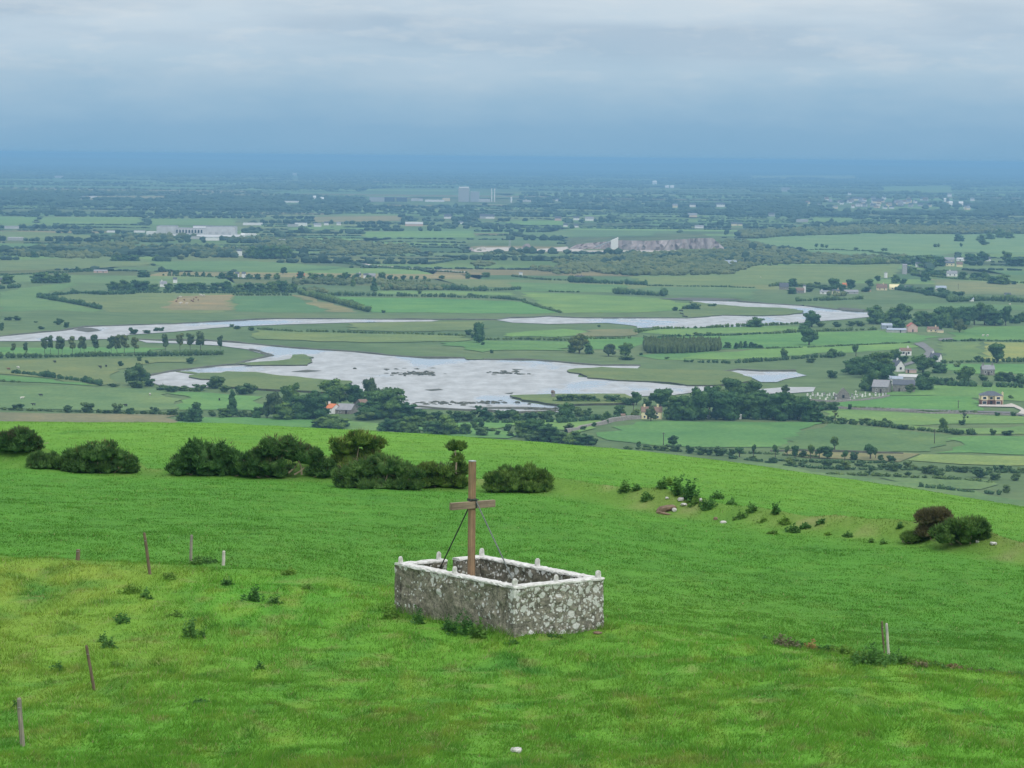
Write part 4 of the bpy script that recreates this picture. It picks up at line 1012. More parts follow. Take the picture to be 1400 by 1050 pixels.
MB().box((Wd / 2 + .45, .5, ZE * .62), (.85, 1.4, ZE * 1.24)).box((Wd / 2 + .45, .5, ZE * 1.26), (1.0, 1.55, .16)).tube([(Wd/2+.45,.5,ZE*1.27),(Wd/2+.45,.5,ZE*1.27+.5)], .16, 6).build('chimney', M['cream'], o)
MB().tube([(.3, -.3, zr - .1), (.3, -.3, zr + 1.9)], .05, 5).box((.3, -.3, zr + 1.7), (.9, .05, .05)).build('aerial', M['metal'], ro)
sheet('driveway', [(1338,554.2),(1374,554.2),(1383,552.5),(1392,556),(1410,566),(1440,573),(1440,577),(1410,571),(1392,566),(1396,562),(1386,557.5),(1338,556.6)], M['gravel'], rough_edge=.4)
sheet('lane', [(1250,470),(1262,468.5),(1270,474),(1277,480),(1278,484),(1268,490),(1254,496),(1238,501),(1226,505),(1222,503),(1236,498),(1250,492.5),(1261,487),(1266,482),(1262,477)], M['lane'], rough_edge=.4)
sheet('lane', [(1282,464),(1300,462.5),(1304,464),(1285,466.5)], M['lane'], rough_edge=.4)
sheet('lane', [(1380,564),(1440,574),(1440,578),(1380,566),(1270,562.2),(1180,558.5),(1180,557.5),(1270,561)], M['lane'], rough_edge=.6)
sheet('track', [(410,351),(420,351),(455,356.5),(520,363.5),(600,369.5),(640,372),(640,373.3),(600,370.8),(520,365),(455,358)], M['gravel'], rough_edge=.6)

# houses and farm buildings along the lanes
house(1228, 508, 12, 8, 7, 'small white gabled cottage by the lane bend', depth=9, ridge='y', chim=(0,), wins=((.5, .55, 3, 3),), rz=.35)
house(1246, 510, 14, 4.5, .1, 'low orange-brown wall of outbuilding beside the white cottage', wall='pink', roof='greyroof', name='outbuilding', cat='outbuilding', door=.2)
house(1238, 486, 15, 6.5, 3.5, 'pinkish white bungalow above the lane bend', wall='white', roof='brownroof', chim=(.5,), wins=((.25, .55, 2.6, 2.6), (.72, .55, 2.6, 2.6)), door=.5, rz=.2)
house(1280, 496, 14, 8, 5, 'white house half hidden in trees beside the lane', wall='white', roof='slate', chim=(-.6,), wins=((.3, .6, 2, 2.6), (.7, .6, 2, 2.6)), rz=-.5)
house(1351, 513, 17, 8, 5.5, 'grey stone farmhouse with slate roof past the thick hedge', wall='fieldstone', roof='greyroof', chim=(-.75, .75), wins=((.25, .55, 2, 3), (.75, .55, 2, 3)), door=.5, rz=.1)
house(1207, 537, 22, 8, 8.5, 'long old stone barn with pale gable next to the graveyard', wall='fieldstone', roof='greyroof', depth=11, wins=((.3, .5, 2, 2), (.75, .5, 2, 2)), door=.55, name='stone_barn', cat='barn', rz=-.3)
house(1237, 536, 30, 10, 5.5, 'brown stone barn with long grey roof', wall='fieldstone', roof='slate', depth=10, name='stone_barn', cat='barn', door=.3, wins=((.6, .5, 2.5, 2),), rz=-.12)
house(1226, 527, 18, 9, 3, 'low shed with white front wall at the stone barns', wall='white', roof='blueroof', depth=7, name='shed', cat='shed', rz=-.12)
house(1243, 525, 26, 9.5, 3, 'shed with long pale metal roof topping the stone barns', wall='grey', roof='concrete', depth=8, name='shed', cat='shed', rz=-.12)
# round-roofed shed
p = P(1211, 531); s = mpp(p); o = empty('round_roofed_shed', (p[0], p[1] + 7, 0), -.3)
tag(o, 'round-roofed blue-green shed rising over the old stone barn', 'shed')
Rr = 7.5 * s; MB().box((0, 0, 6 * s), (Rr * 2, 12, 12 * s)).build('wall', M['grey'], o)
V = []; n = 13
for yy in (-6.3, 6.3):
    for k in range(n):
        a = PI * k / (n - 1); V.append((math.cos(a) * (Rr + .2), yy, 12 * s + .01 + math.sin(a) * Rr * .62))
Q = [[k, k + 1, n + k + 1, n + k] for k in range(n - 1)]
bm_ = MB().add(np.array(V), [np.array(Q)])
V2 = []
for yy in (-6.1, 6.1):
    c0 = len(V2); V2 += [(math.cos(PI * k / (n - 1)) * Rr, yy, 12 * s + math.sin(PI * k / (n - 1)) * Rr * .6) for k in range(n)] + [(0, yy, 12 * s)]
T = [[k, k + 1, n] for k in range(n - 1)] + [[n + 1 + k + 1, n + 1 + k, 2 * n + 1] for k in range(n - 1)]
bm_.build('roof', M['blueroof'], o); MB().add(np.array(V2), [np.array(T)]).build('gable', M['slate'], o)

house(1213, 450, 14, 5, 2.5, 'blue-grey tin shed by the wood edge', wall='blueroof', roof='blueroof', depth=9, name='shed', cat='shed', door=.5)
house(1226, 455, 26, 4, 1.8, 'long low blue-grey shed beside the red barn', wall='grey', roof='blueroof', depth=7, name='shed', cat='shed', door=.7)
house(1248, 454, 13, 7.5, 4.5, 'red-roofed hay barn at the wood edge', wall='pink', roof='redroof', depth=11, ridge='y', name='barn', cat='barn', door=.5)
house(1276, 454, 15, 4, 3, 'small stone cottage beside the red-roofed barn', wall='cream', roof='brownroof', chim=(.5,), wins=((.3, .5, 2, 1.6), (.7, .5, 2, 1.6)))
house(1286, 455, 8, 3.5, .2, 'flat-roofed cream annexe next to the stone cottage', wall='cream', roof='greyroof', parts=False, name='outbuilding', cat='outbuilding')
house(1324, 412, 15, 3.2, 2.2, 'small blue-roofed shed in the hedge', wall='white', roof='blueroof', name='shed', cat='shed', door=.5)
house(960, 573, 21, 7.5, 5.5, 'abandoned grey stone house at the foot of the big grove', wall='fieldstone', roof='brownroof', wins=((.3, .5, 2.2, 2.6), (.8, .5, 2.2, 2.6)), door=.55, chim=(-.8,), chmat='fieldstone')
house(891, 573, 28, 10, 6, 'yellow house half covered by tree leaves', wall='yellow', roof='brownroof', chim=(-.7, .6), wins=((.15, .3, 2.2, 2.6), (.45, .3, 2.2, 2.6), (.8, .3, 2.2, 2.6), (.2, .78, 2.2, 2.2), (.75, .78, 2.2, 2.2)), door=.32)
house(852, 572, 5, 3.5, 2, 'tiny cream hut in the garden of the yellow house', wall='cream', roof='brownroof', parts=False, name='garden_hut', cat='hut')
house(453, 566, 14, 8, 5, 'small white cottage with an orange roof inside the grove', wall='white', roof='orangeroof', depth=8, chim=(-.6,), wins=((.6, .5, 2.2, 2.6),), door=.3, rz=-.5)
house(473, 566, 22, 5.5, 7, 'grey tin-roofed barn beside the orange-roofed cottage', wall='fieldstone', roof='greyroof', depth=12, door=.7, name='barn', cat='barn', wins=((.3, .5, 2.5, 2),), rz=-.25)
house(496, 559, 15, 6, 6, 'brown stone outhouse tucked under the tall grove trees', wall='fieldstone', roof='brownroof', depth=9, name='outhouse', cat='outhouse', door=.5, rz=.5)
# the hamlet
HAM = [
 (1072,396,12,4,5,'fieldstone','slate','grey stone house at the near end of the riverside hamlet',()),
 (1094,401,11,4,3.5,'fieldstone','brownroof','brown-roofed stone house beside a white chimney wall',()),
 (1100,400,3,9,1.5,'white','slate','tall narrow white gable at the near end of the hamlet',()),
 (1128,402,13,3,1.5,'white','greyroof','long white bungalow at the water end of the hamlet',(-.6,)),
 (1143,402,10,4,2,'cream','slate','cream bungalow below the round hamlet tree',(.6,)),
 (1155,394,6,4,3,'cream','orangeroof','small cream house with an orange gable between hamlet trees',()),
 (1164,402,19,3,2.4,'grey','greyroof','long grey shed in the middle of the hamlet',()),
 (1185,399,12,2.4,1,'cream','greyroof','low cream wall building between two hamlet trees',()),
 (1206,397,14,3.5,5,'cream','brownroof','brown-roofed house with tall hip near the white silo',(.3,)),
 (1223,396,13,3,4,'yellow','yellow','bright yellow-gabled bungalow of the hamlet',()),
 (1235,396,7,3,2,'white','greyroof','small white house beside the yellow-gabled bungalow',()),
 (1244,396,9,3,2.3,'cream','slate','pale bungalow closing the row of the hamlet',()),
 (1287,397,14,3.5,2.5,'white','blueroof','white bungalow with pale roof standing alone by a hedge',()),
 (1260,366,15,4.5,3,'white','slate','white farmhouse with dark roof under the rounded trees',(.4,)),
 (1282,364,10,3,2,'grey','greyroof','grey shed peeping over the farm trees',()),
 (1298,364,14,4,2.2,'yellow','slate','pale yellow farmhouse below the long rise',(.5,)),
 (1312,365,8,3.5,3.5,'yellow','brownroof','yellow gabled bungalow at the end of the farm',()),
 (1316,357,15,2.5,2,'white','concrete','long white shed above the farm',()),
 (1298,358,14,3,3,'grey','greyroof','grey barn with broad roof above the farm',()),
 (1350,357,9,3,2,'white','slate','small white house between dark trees above the farm',()),
 (1302,378,14,4,3.5,'white','greyroof','white house with grey roof half hidden by a hedge',(-.4,)),
 (1378,406,8,3,2.5,'white','slate','small white house in the thick hedge',()),
 (1237,375,6,12,2,'grey','greyroof','tall grey ruin beside the farm lane',()),
 (997,363,20,3,4,'white','blueroof','white bungalow with pale hip roof alone at the scrub edge',()),
 (793,386,13,5,4,'fieldstone','slate','grey stone cottage with two white chimneys in the scrub',(-.5,.3)),
 (712,377,5,4,1,'white','greyroof','tiny white hut alone in the rough pasture',()),
 (223,392,9,4,3.5,'white','greyroof','white cottage at the dark belt above the stubble field',(-.5,)),
 (239,387,5,5,2.5,'white','slate','narrow white house between trees of the dark belt',()),
 (324,380,5,6,2,'white','slate','first of the twin white houses in the tree row',()),
 (333,380,5,6,2,'white','slate','second of the twin white houses in the tree row',()),
 (137,373,18,2.5,1.5,'pink','greyroof','long low pinkish shed in the rough field',()),
 (0,387,8,5,2,'pink','slate','pinkish house at the edge of the photo by dark trees',()),
 (327,350,7,7,2,'white','slate','tall white house beside the dark copse',()),
 (345,349,4,6,2,'white','slate','narrow white house inside the dark copse',()),
 (411,381,10,4,3.5,'pink','orangeroof','reddish house in the long tree line',()),
 (441,383,14,1.5,1.5,'cream','greyroof','low cream shed in the long tree line',()),
 (490,381,6,5,2.5,'white','slate','white house with dark roof in the long tree line',(.5,)),
 (500,381,6,5,2,'white','slate','white gabled house in the middle of the long tree line',()),
 (508,380,10,3,3,'grey','greyroof','grey-roofed house at the end of the long tree line',()),
]
for x, y, w, e, rf, wl, rfm, lab, ch in HAM:
    house(x, y, w, e, rf, lab, wl, rfm, chim=ch, parts=True, name='house' if 'shed' not in lab else 'shed', cat='shed' if 'shed' in lab or 'barn' in lab else 'house', group='houses of the valley', wins=((.28, .55, 1.4, 1.6), (.72, .55, 1.4, 1.6)) if w > 9 else ())
# silo-like white tower
p = P(1211, 380); s = mpp(p); o = empty('white_water_tower', p); tag(o, 'plain white upright tower standing above the hamlet', 'tower')
MB().tube([(0, 0, 0), (0, 0, 7 * s)], 2.3 * s, 14).build('tank', M['white'], o, smooth=False); MB().tube([(0, 0, 7 * s), (0, 0, 7.5 * s), (0, 0, 8.2 * s)], [2.35 * s, 2.35 * s, .3 * s], 14).build('roof', M['greyroof'], o)

# graveyard, ruin and field walls
house_ruin = empty('church_ruin', P(1153, 547)); s = mpp(P(1153, 547)); tag(house_ruin, 'roofless grey stone gable of a ruined church among gravestones', 'ruin')
MB().add(*[(lambda V: V)(np.array([(-9*s,0,0),(9*s,0,0),(8*s,0,9*s),(4*s,0,13*s),(0,0,17*s),(-3*s,0,15*s),(-8*s,0,8*s),(-9*s,1.4,0),(9*s,1.4,0),(8*s,1.4,9*s),(4*s,1.4,13*s),(0,1.4,17*s),(-3*s,1.4,15*s),(-8*s,1.4,8*s)])), [np.array([[0,1,2,6],[2,3,5,6],[7,13,9,8],[9,13,12,10],[0,7,8,1],[1,8,9,2],[2,9,10,3],[3,10,11,4],[4,11,12,5],[5,12,13,6],[6,13,7,0]]), np.array([[3,4,5],[10,12,11]])]]).build('gable_wall', M['fieldstone'], house_ruin)
MB().box((-8.5 * s, 6, 3.5 * s), (1.1, 10, 7 * s)).box((8.5 * s, 5, 2.6 * s), (1.1, 8, 5.2 * s)).build('side_wall', M['fieldstone'], house_ruin)
MB().box((0, -.04, 5 * s), (1.2, .12, 4 * s)).build('window_opening', M['glass'], house_ruin)
mb = MB(); mb.box((0, 0, .5), (.75, .16, 1.0)); mb.tube([(0, -.08, 1.0), (0, .08, 1.0)], .375, 12); HS1 = mb.mesh('headstone', [M['white']])
mb = MB(); mb.box((0, 0, .12), (.8, .4, .24)); mb.box((0, 0, .95), (.22, .16, 1.5)); mb.box((0, 0, 1.25), (.8, .15, .22)); HS2 = mb.mesh('headstone', [M['white']])
mb = MB(); mb.box((0, 0, .5), (.7, .16, 1.0)); mb.tube([(0, -.08, 1.0), (0, .08, 1.0)], .35, 12); HS3 = mb.mesh('headstone', [M['grey']])
gy_ = [(1104,541),(1108,545),(1111,541),(1115,543),(1118,541),(1121,545),(1124,542),(1127,540),(1131,544),(1134,541),(1137,545),(1140,541),(1165,543),(1168,545),(1170,540),(1172,543),(1176,541),(1179,543),(1183,542),(1189,541),(1192,544),(1197,541),(1202,543),(1207,541),(1211,541),(1129,548),(1143,548),(1162,547)]
seen = 0
for i, (x, y) in enumerate(sorted(gy_)):
    me = (HS1, HS2, HS1, HS3)[i % 4]
    o = link('headstone', me, None, P(x, y)); o.scale = (1.25, 1.25, rng.uniform(1.0, 1.5)); o.rotation_euler = (0, 0, rng.normal(0, .25))
    kind_ = ('white slab headstone', 'white cross headstone', 'white slab headstone', 'grey slab headstone')[i % 4]
    tag(o, f'{kind_}, {ORD[i]} gravestone from the left by the ruined church', 'headstone', 'graveyard headstones')
def wall_line(px, h, th, label, matl='fieldstone'):
    o = ribbon('field_wall', px, h, th, M[matl], kind=None)
    tag(o, label, 'wall', 'stone walls of the valley')
wall_line([(1098,547),(1125,549.5),(1150,550),(1180,548),(1205,545),(1216,542)], 1.6, 1.0, 'curved grey stone wall around the front of the graveyard')
wall_line([(1140,558),(1200,561),(1270,565),(1330,566),(1410,569)], 1.1, 1.0, 'long grey stone wall along the lane below the graveyard')
wall_line([(777,591),(805,583),(835,577),(860,573.5),(885,572)], 1.6, 2.2, 'rough stone wall climbing to the yellow house')
wall_line([(1052,617),(1120,618),(1235,621)], 1.0, 1.6, 'brown low bank wall at the foot of the large field', 'mudbank')
# tower stump
p = P(756, 545); s = mpp(p); o = empty('ruined_tower', p); tag(o, 'brown stump of a ruined stone tower on the marshy point', 'ruin')
rr = np.random.default_rng(3); V0, F0 = ICO3
mb = MB(); mb.tube([(0, 0, 0), (0, 0, 4 * s), (.2, 0, 8 * s), (.3, 0, 10.5 * s)], [3.0 * s, 2.9 * s, 2.6 * s, 1.6 * s], 10); mb.build('tower_wall', M['fieldstone'], o)
MB().add(V0 * (1 + rr.normal(0, .12, (len(V0), 1))) * np.array([2.6 * s, 2.6 * s, 2.6 * s]) + np.array([0, 0, 9 * s]), [F0]).build('ivy', M['brownroof'], o)
p = P(1012, 573); s = mpp(p); o = empty('gate_pillar', p); tag(o, 'pale square gate pillar at the foot of the big grove', 'gate pillar')
MB().box((0, 0, 3 * s), (3.4 * s, 3.4 * s, 6 * s)).build('pillar', M['concrete'], o); MB().box((0, 0, 6.3 * s), (4.2 * s, 4.2 * s, .6 * s)).build('cap', M['white'], o)

# poles with cross-arms
def pole(x, y, h, label):
    p = P(x, y); s = mpp(p); H = h * s
    o = empty('utility_pole', p); tag(o, label, 'utility pole', 'utility poles')
    MB().tube([(0, 0, 0), (0, 0, H)], [.19, .14], 7).build('pole', M['polewood'], o)
    a = MB().box((0, -.16, H - .5), (1.6, .12, .14)).build('crossarm', M['polewood'], o)
    mb = MB()
    for k in (-.7, 0, .7): mb.tube([(k, -.16, H - .43), (k, -.16, H - .2)], .06, 5)
    mb.build('insulator', M['concrete'], a)
for x, y, h, l in ((1277.5, 607, 21, 'wooden utility pole standing in the large green field'), (907, 610, 19, 'wooden utility pole next to the small tree by the brow'), (759, 564, 12, 'utility pole on the shore lane under the ruined tower'),
                   (866, 563, 12, 'utility pole close to the yellow house'), (1310, 559, 12, 'utility pole behind the two-storey house'), (707, 575, 9, 'short utility pole in the shore hedge'), (1310, 396, 8, 'utility pole beside the hamlet hedge')): pole(x, y, h, l)

# cattle
def cow_mesh(name, m1, lying=False):
    bm = bmesh.new()
    J = [((0, 0, 1.05), .34), ((.55, 0, 1.08), .33), ((-.6, 0, 1.1), .31), ((.95, 0, 1.25), .17), ((1.3, 0, 1.28), .15), ((1.6, 0, 1.08), .09),
         ((.5, .2, .55), .11), ((.5, .2, .04), .06), ((.5, -.2, .55), .11), ((.5, -.2, .04), .06), ((-.6, .2, .6), .13), ((-.66, .2, .04), .06), ((-.6, -.2, .6), .13), ((-.66, -.2, .04), .06), ((-.95, 0, 1.2), .05), ((-1.0, 0, .7), .03)]
    E = [(0, 1), (0, 2), (1, 3), (3, 4), (4, 5), (1, 6), (6, 7), (1, 8), (8, 9), (2, 10), (10, 11), (2, 12), (12, 13), (2, 14), (14, 15)]
    me = bpy.data.meshes.new(name); me.from_pydata([j[0] for j in J], E, [])
    o = bpy.data.objects.new('tmp', me); COL.objects.link(o)
    sk = o.modifiers.new('s', 'SKIN'); sk.use_smooth_shade = True
    for v, j in zip(me.skin_vertices[0].data, J): v.radius = (j[1], j[1]); 
    me.skin_vertices[0].data[0].use_root = True
    dg = bpy.context.evaluated_depsgraph_get()
    r = bpy.data.meshes.new_from_object(o.evaluated_get(dg)); r.name = name
    bpy.data.objects.remove(o); r.materials.clear(); r.materials.append(m1); bm.free(); return r
COW = {k: cow_mesh('cow', M['cow' + k]) for k in ('white', 'brown', 'black')}
cows = [(241,413,'brown'),(243,409,'brown'),(247,407,'white'),(248,415,'white'),(246,416,'white'),(255,416,'white'),(262,412,'brown'),(264,413,'brown'),(265,410,'brown'),(271,411,'brown'),(274,404,'white'),(276,405,'white'),(279,405,'white'),(268,408,'brown'),(252,411,'brown')]
for i, (x, y, k) in enumerate(sorted(cows)):
    o = link('cow', COW[k], None, P(x, y, .15)); o.rotation_euler = (0, 0, rng.uniform(0, 6.28))
    tag(o, f'{dict(white="cream-white", brown="brown", black="black")[k]} cow, {ORD[i]} from the left in the stubble herd', 'cow', 'herd on the stubble field')
more = [(138,504,'black','black cow by itself high in the olive pasture'),(137,503,'black','black cow almost touching another in the olive pasture'),(145,502,'black','black cow beside two others in the olive pasture'),(75,496,'black','single black cow in the pasture under the dark hedge'),(30,546,'white','white cow in the pasture above the brow'),(56,542,'black','black cow in the pasture above the brow'),(46,555,'black','dark cow beside the round bush past the brow'),(25,504,'white','white cow near the end of the slanting hedge'),
        (205,541,'white','pale cow in the upper part of the pasture above the brow'),(172,556,'black','black cow between two round bushes past the brow'),(300,548,'black','dark cow in the small pasture above the grove'),(1344,460,'white','white cow in the field beside the wood'),(1350,460,'white','second white cow in the field beside the wood'),(1381,417,'white','white cow in the narrow field by the blue shed'),(12,506,'brown','brown cow at the end of the olive pasture'),(1040,380,'white','white animal alone in the olive field')]
for x, y, k, l in more:
    o = link('cow', COW[k], None, P(x, y, .2)); o.rotation_euler = (0, 0, rng.uniform(0, 6.28)); tag(o, l, 'cow', 'cattle in the pastures')

# quarry
a, b = P(778, 341.5), P(992, 341.5)
n = 60; V = []; rr = np.random.default_rng(8)
prof = lambda u: float(np.interp(u, [0, .05, .16, .28, .33, .5, .75, .93, 1], [1.5, 6.5, 8.5, 11, 13, 13.5, 14.5, 15.5, 2]))
for i in range(n):
    u = i / (n - 1); q = a + (b - a) * u + np.array([0, 40 * math.sin(u * 9) + rr.normal(0, 4), 0]); h = prof(u)
    V += [(q[0], q[1], -.2), (q[0] + rr.normal(0, 1), q[1] + 3 + rr.normal(0, 2), h * .35), (q[0] + rr.normal(0, 1), q[1] + 7 + rr.normal(0, 2), h * .62), (q[0], q[1] + 10, h), (q[0], q[1] + 200, h * 1.02), (q[0], q[1] + 620, -.3)]
Fq = []; mi = []
for i in range(n - 1):
    for k in range(5): Fq.append((i * 6 + k, (i + 1) * 6 + k, (i + 1) * 6 + k + 1, i * 6 + k + 1)); mi.append(0 if k < 3 else 1)
tag(link('quarry_hill', new_mesh('quarry_hill', np.array(V), np.array(Fq), [M['quarry'], M['scrub']], mi)), kind='structure')
sheet('quarry_floor', [(640,343),(655,339),(690,338.5),(735,341),(780,337),(800,343),(990,342.5),(985,345),(800,344.8),(760,344),(720,345.5),(690,344),(650,345)], M['gravel'], rough_edge=2)
p = P(840, 341); s = mpp(p); o = empty('quarry_plant', p); tag(o, 'white slant-topped quarry plant building against the rock face', 'industrial building')
MB().add(np.array([(-5*s,-3,0),(5*s,-3,0),(5*s,8,0),(-5*s,8,0),(-5*s,-3,12*s),(5*s,-3,16.5*s),(5*s,8,16.5*s),(-5*s,8,12*s)]), [np.array([[0,1,5,4],[1,2,6,5],[2,3,7,6],[3,0,4,7],[4,5,6,7]])]).build('hopper', M['white'], o)
mb = MB(); mb.tube([(-5 * s, 0, 11 * s), (-26 * s, 2, 3 * s)], 1.0, 6)
for k in (-12, -19): mb.tube([(k * s, 1, 0), (k * s, 1, (11 + (k + 5) * .38) * s)], .4, 5)
mb.build('conveyor', M['metal'], o)
for x, y, h, r_, l in ((660, 342, 5, 5, 'pale heap of crushed stone beside the quarry track'), (644, 343, 4, 4, 'pinkish small spoil heap at the edge of the quarry'), (712, 343, 4, 12, 'long pale stone stockpile beside the quarry'), (720, 340, 7, 6, 'dark conical spoil heap of the quarry')):
    p = P(x, y); s = mpp(p); V0, F0 = ICO2; V = V0 * (1 + rr.normal(0, .08, (len(V0), 1))) * np.array([r_ * s, r_ * s * .8, h * s]); V[:, 2] = np.maximum(V[:, 2] , -.2)
    o = link('stone_heap', new_mesh('stone_heap', V, F0, [M['gravel' if 'pale' in l else 'quarry']]), None, p); tag(o, l, 'stone heap', 'quarry heaps')
p = P(697, 342); s = mpp(p); o = empty('lattice_pylon', p); tag(o, 'thin grey lattice mast beside the quarry stockpiles', 'pylon')
mb = MB(); H = 14 * s
for sx in (-1, 1):
    for sy in (-1, 1): mb.tube([(sx * 2.2 , sy * 2.2, 0), (sx * .4, sy * .4, H)], .16, 4)
for k in range(6):
    z0, z1 = H * k / 6, H * (k + 1) / 6; w0, w1 = 2.2 - 1.8 * k / 6, 2.2 - 1.8 * (k + 1) / 6
    mb.tube([(-w0, -w0, z0), (w1, -w1, z1)], .1, 4); mb.tube([(w0, w0, z0), (-w1, w1, z1)], .1, 4)
mb.build('lattice', M['metal'], o); MB().box((0, 0, H * .8), (7, .25, .25)).box((0, 0, H * .93), (5, .25, .25)).build('crossarm', M['metal'], o)

# white factory
p = P(267, 321); s = mpp(p); o = empty('factory', p); tag(o, 'long white factory with flat roofs and a taller end block', 'factory')
for nm, x0, x1, h, d, ml in (('wall', -53, -27, 11, 40, 'concrete'), ('wall', -27.2, 14, 8.5, 36, 'concrete'), ('wall', 14.2, 54, 11, 44, 'concrete'), ('wall', -4, 22, 11.6, 22, 'white')):
    MB().box(((x0 + x1) / 2 * s, d / 2 + (8 if (x0, x1) == (-4, 22) else 0), h * s / 2), ((x1 - x0) * s, d, h * s)).box(((x0 + x1) / 2 * s, d / 2 + (8 if (x0, x1) == (-4, 22) else 0), h * s + .35), ((x1 - x0) * s - .6, d - .6, .7), 1).build(nm, [M[ml], M['greyroof']], o)
for k in range(9):
    MB().box(((-25 + k * 4.2) * s, -.15, 4.6 * s), (2.2 * s, .4, 4.4 * s)).build('window', M['glass'], o)
for k in range(4): MB().box(((20 + k * 9) * s, -.12, 2.2 * s), (4 * s, .35, 4 * s)).build('loading_door', M['grey'], o)
sheet('factory_yard', [(195,321),(330,321),(335,324),(200,325)], M['concrete'])
# power station
p = P(640, 276); s = mpp(p); o = empty('power_station', p); tag(o, 'grey block power station with two tall thin chimneys far across the plain', 'power station')
MB().box((-6 * s, 30, 9.5 * s), (15 * s, 40, 19 * s)).build('boiler_house', M['grey'], o); MB().box((-6 * s, 30, 19.5 * s), (13 * s, 30, 1.6 * s)).build('penthouse', M['white'], o)
MB().box((9 * s, 26, 7 * s), (12 * s, 40, 14 * s)).build('turbine_hall', M['metal'], o); MB().box((22 * s, 20, 2 * s), (16 * s, 30, 4 * s)).build('annexe', M['concrete'], o)
for k in (32, 36): MB().tube([(k * s, 30, 0), (k * s, 30, 19 * s)], [.75 * s, .55 * s], 10).build('chimney', M['white'], o)
p = P(699, 277); s = mpp(p); o = empty('storage_tank', p); tag(o, 'tall white cylindrical tank just past the power station chimneys', 'tank')
MB().tube([(0, 0, 0), (0, 0, 7.5 * s)], 1.2 * s, 12).build('shell', M['white'], o); MB().tube([(0, 0, 7.5 * s), (0, 0, 8 * s)], [1.2 * s, .3 * s], 12).build('roof', M['white'], o)
def block(x, y, w, h, d, wl, rf, label, name='warehouse', cat='warehouse', group='warehouses on the plain'):
    BUILT.append((x, y, w))
    p = P(x, y); s = mpp(p); mb = MB(); mb.box((0, d / 2, h * s / 2), (w * s, d, h * s)); mb.box((0, d / 2, h * s + .3), (w * s - .6, d - .6, .6), 1)
    tag(mb.build(name, [M[wl], M[rf]], None, loc=p), label, cat, group)
for a_ in ((515,276,20,6,40,'grey','greyroof','grey warehouse at the far end of the power station site'),(532,276,14,6,40,'slate','slate','dark warehouse in the middle of the power station row'),(549,276,14,6,40,'slate','greyroof','second dark warehouse nearer the power station'),
           (570,275,16,3,30,'concrete','concrete','low pale building beside the dark warehouses'),(594,276,26,2.5,30,'white','concrete','long white low shed next to the power station'),(610,275,10,4,30,'cream','concrete','small cream block beside the power station'),(720,276,12,2,20,'concrete','concrete','low pale shed past the white tank'),
           (345,308,26,3,16,'white','concrete','long white shed beside the factory with dark trees behind'),(411,309,16,4,18,'white','greyroof','white shed with pale roof on the rise past the factory'),(400,310,14,3,18,'grey','greyroof','grey shed adjoining a white shed past the factory'),(340,322,20,2,10,'white','white','row of white vans outside the factory'),(267,327,14,3.5,12,'concrete','greyroof','small grey building in front of the factory'),(290,329,18,3.5,14,'white','concrete','white office building in front of the factory'),
           (208,320,16,3,14,'white','white','white annexe at the end of the factory'),(190,318,14,2.5,14,'white','greyroof','white low shed beyond the end of the factory'),(151,318,10,2.5,12,'white','greyroof','small white shed apart from the factory'),(20,329,20,4,16,'grey','concrete','grey farm shed near dark trees'),(15,313,18,3.5,16,'concrete','greyroof','pale farm shed on the bright strips'),(385,330,16,2,10,'concrete','concrete','long low pale wall building past the factory'),
           (127,271,10,2.5,14,'white','greyroof','white shed alone by the pale tan field'),(112,271,8,2.5,14,'grey','greyroof','grey shed beside a white shed by the tan field'),(398,277,20,2,16,'white','concrete','long white shed with the far woods behind'),(80,243,12,2.5,20,'concrete','concrete','pale shed far out near the skyline')): block(*a_)
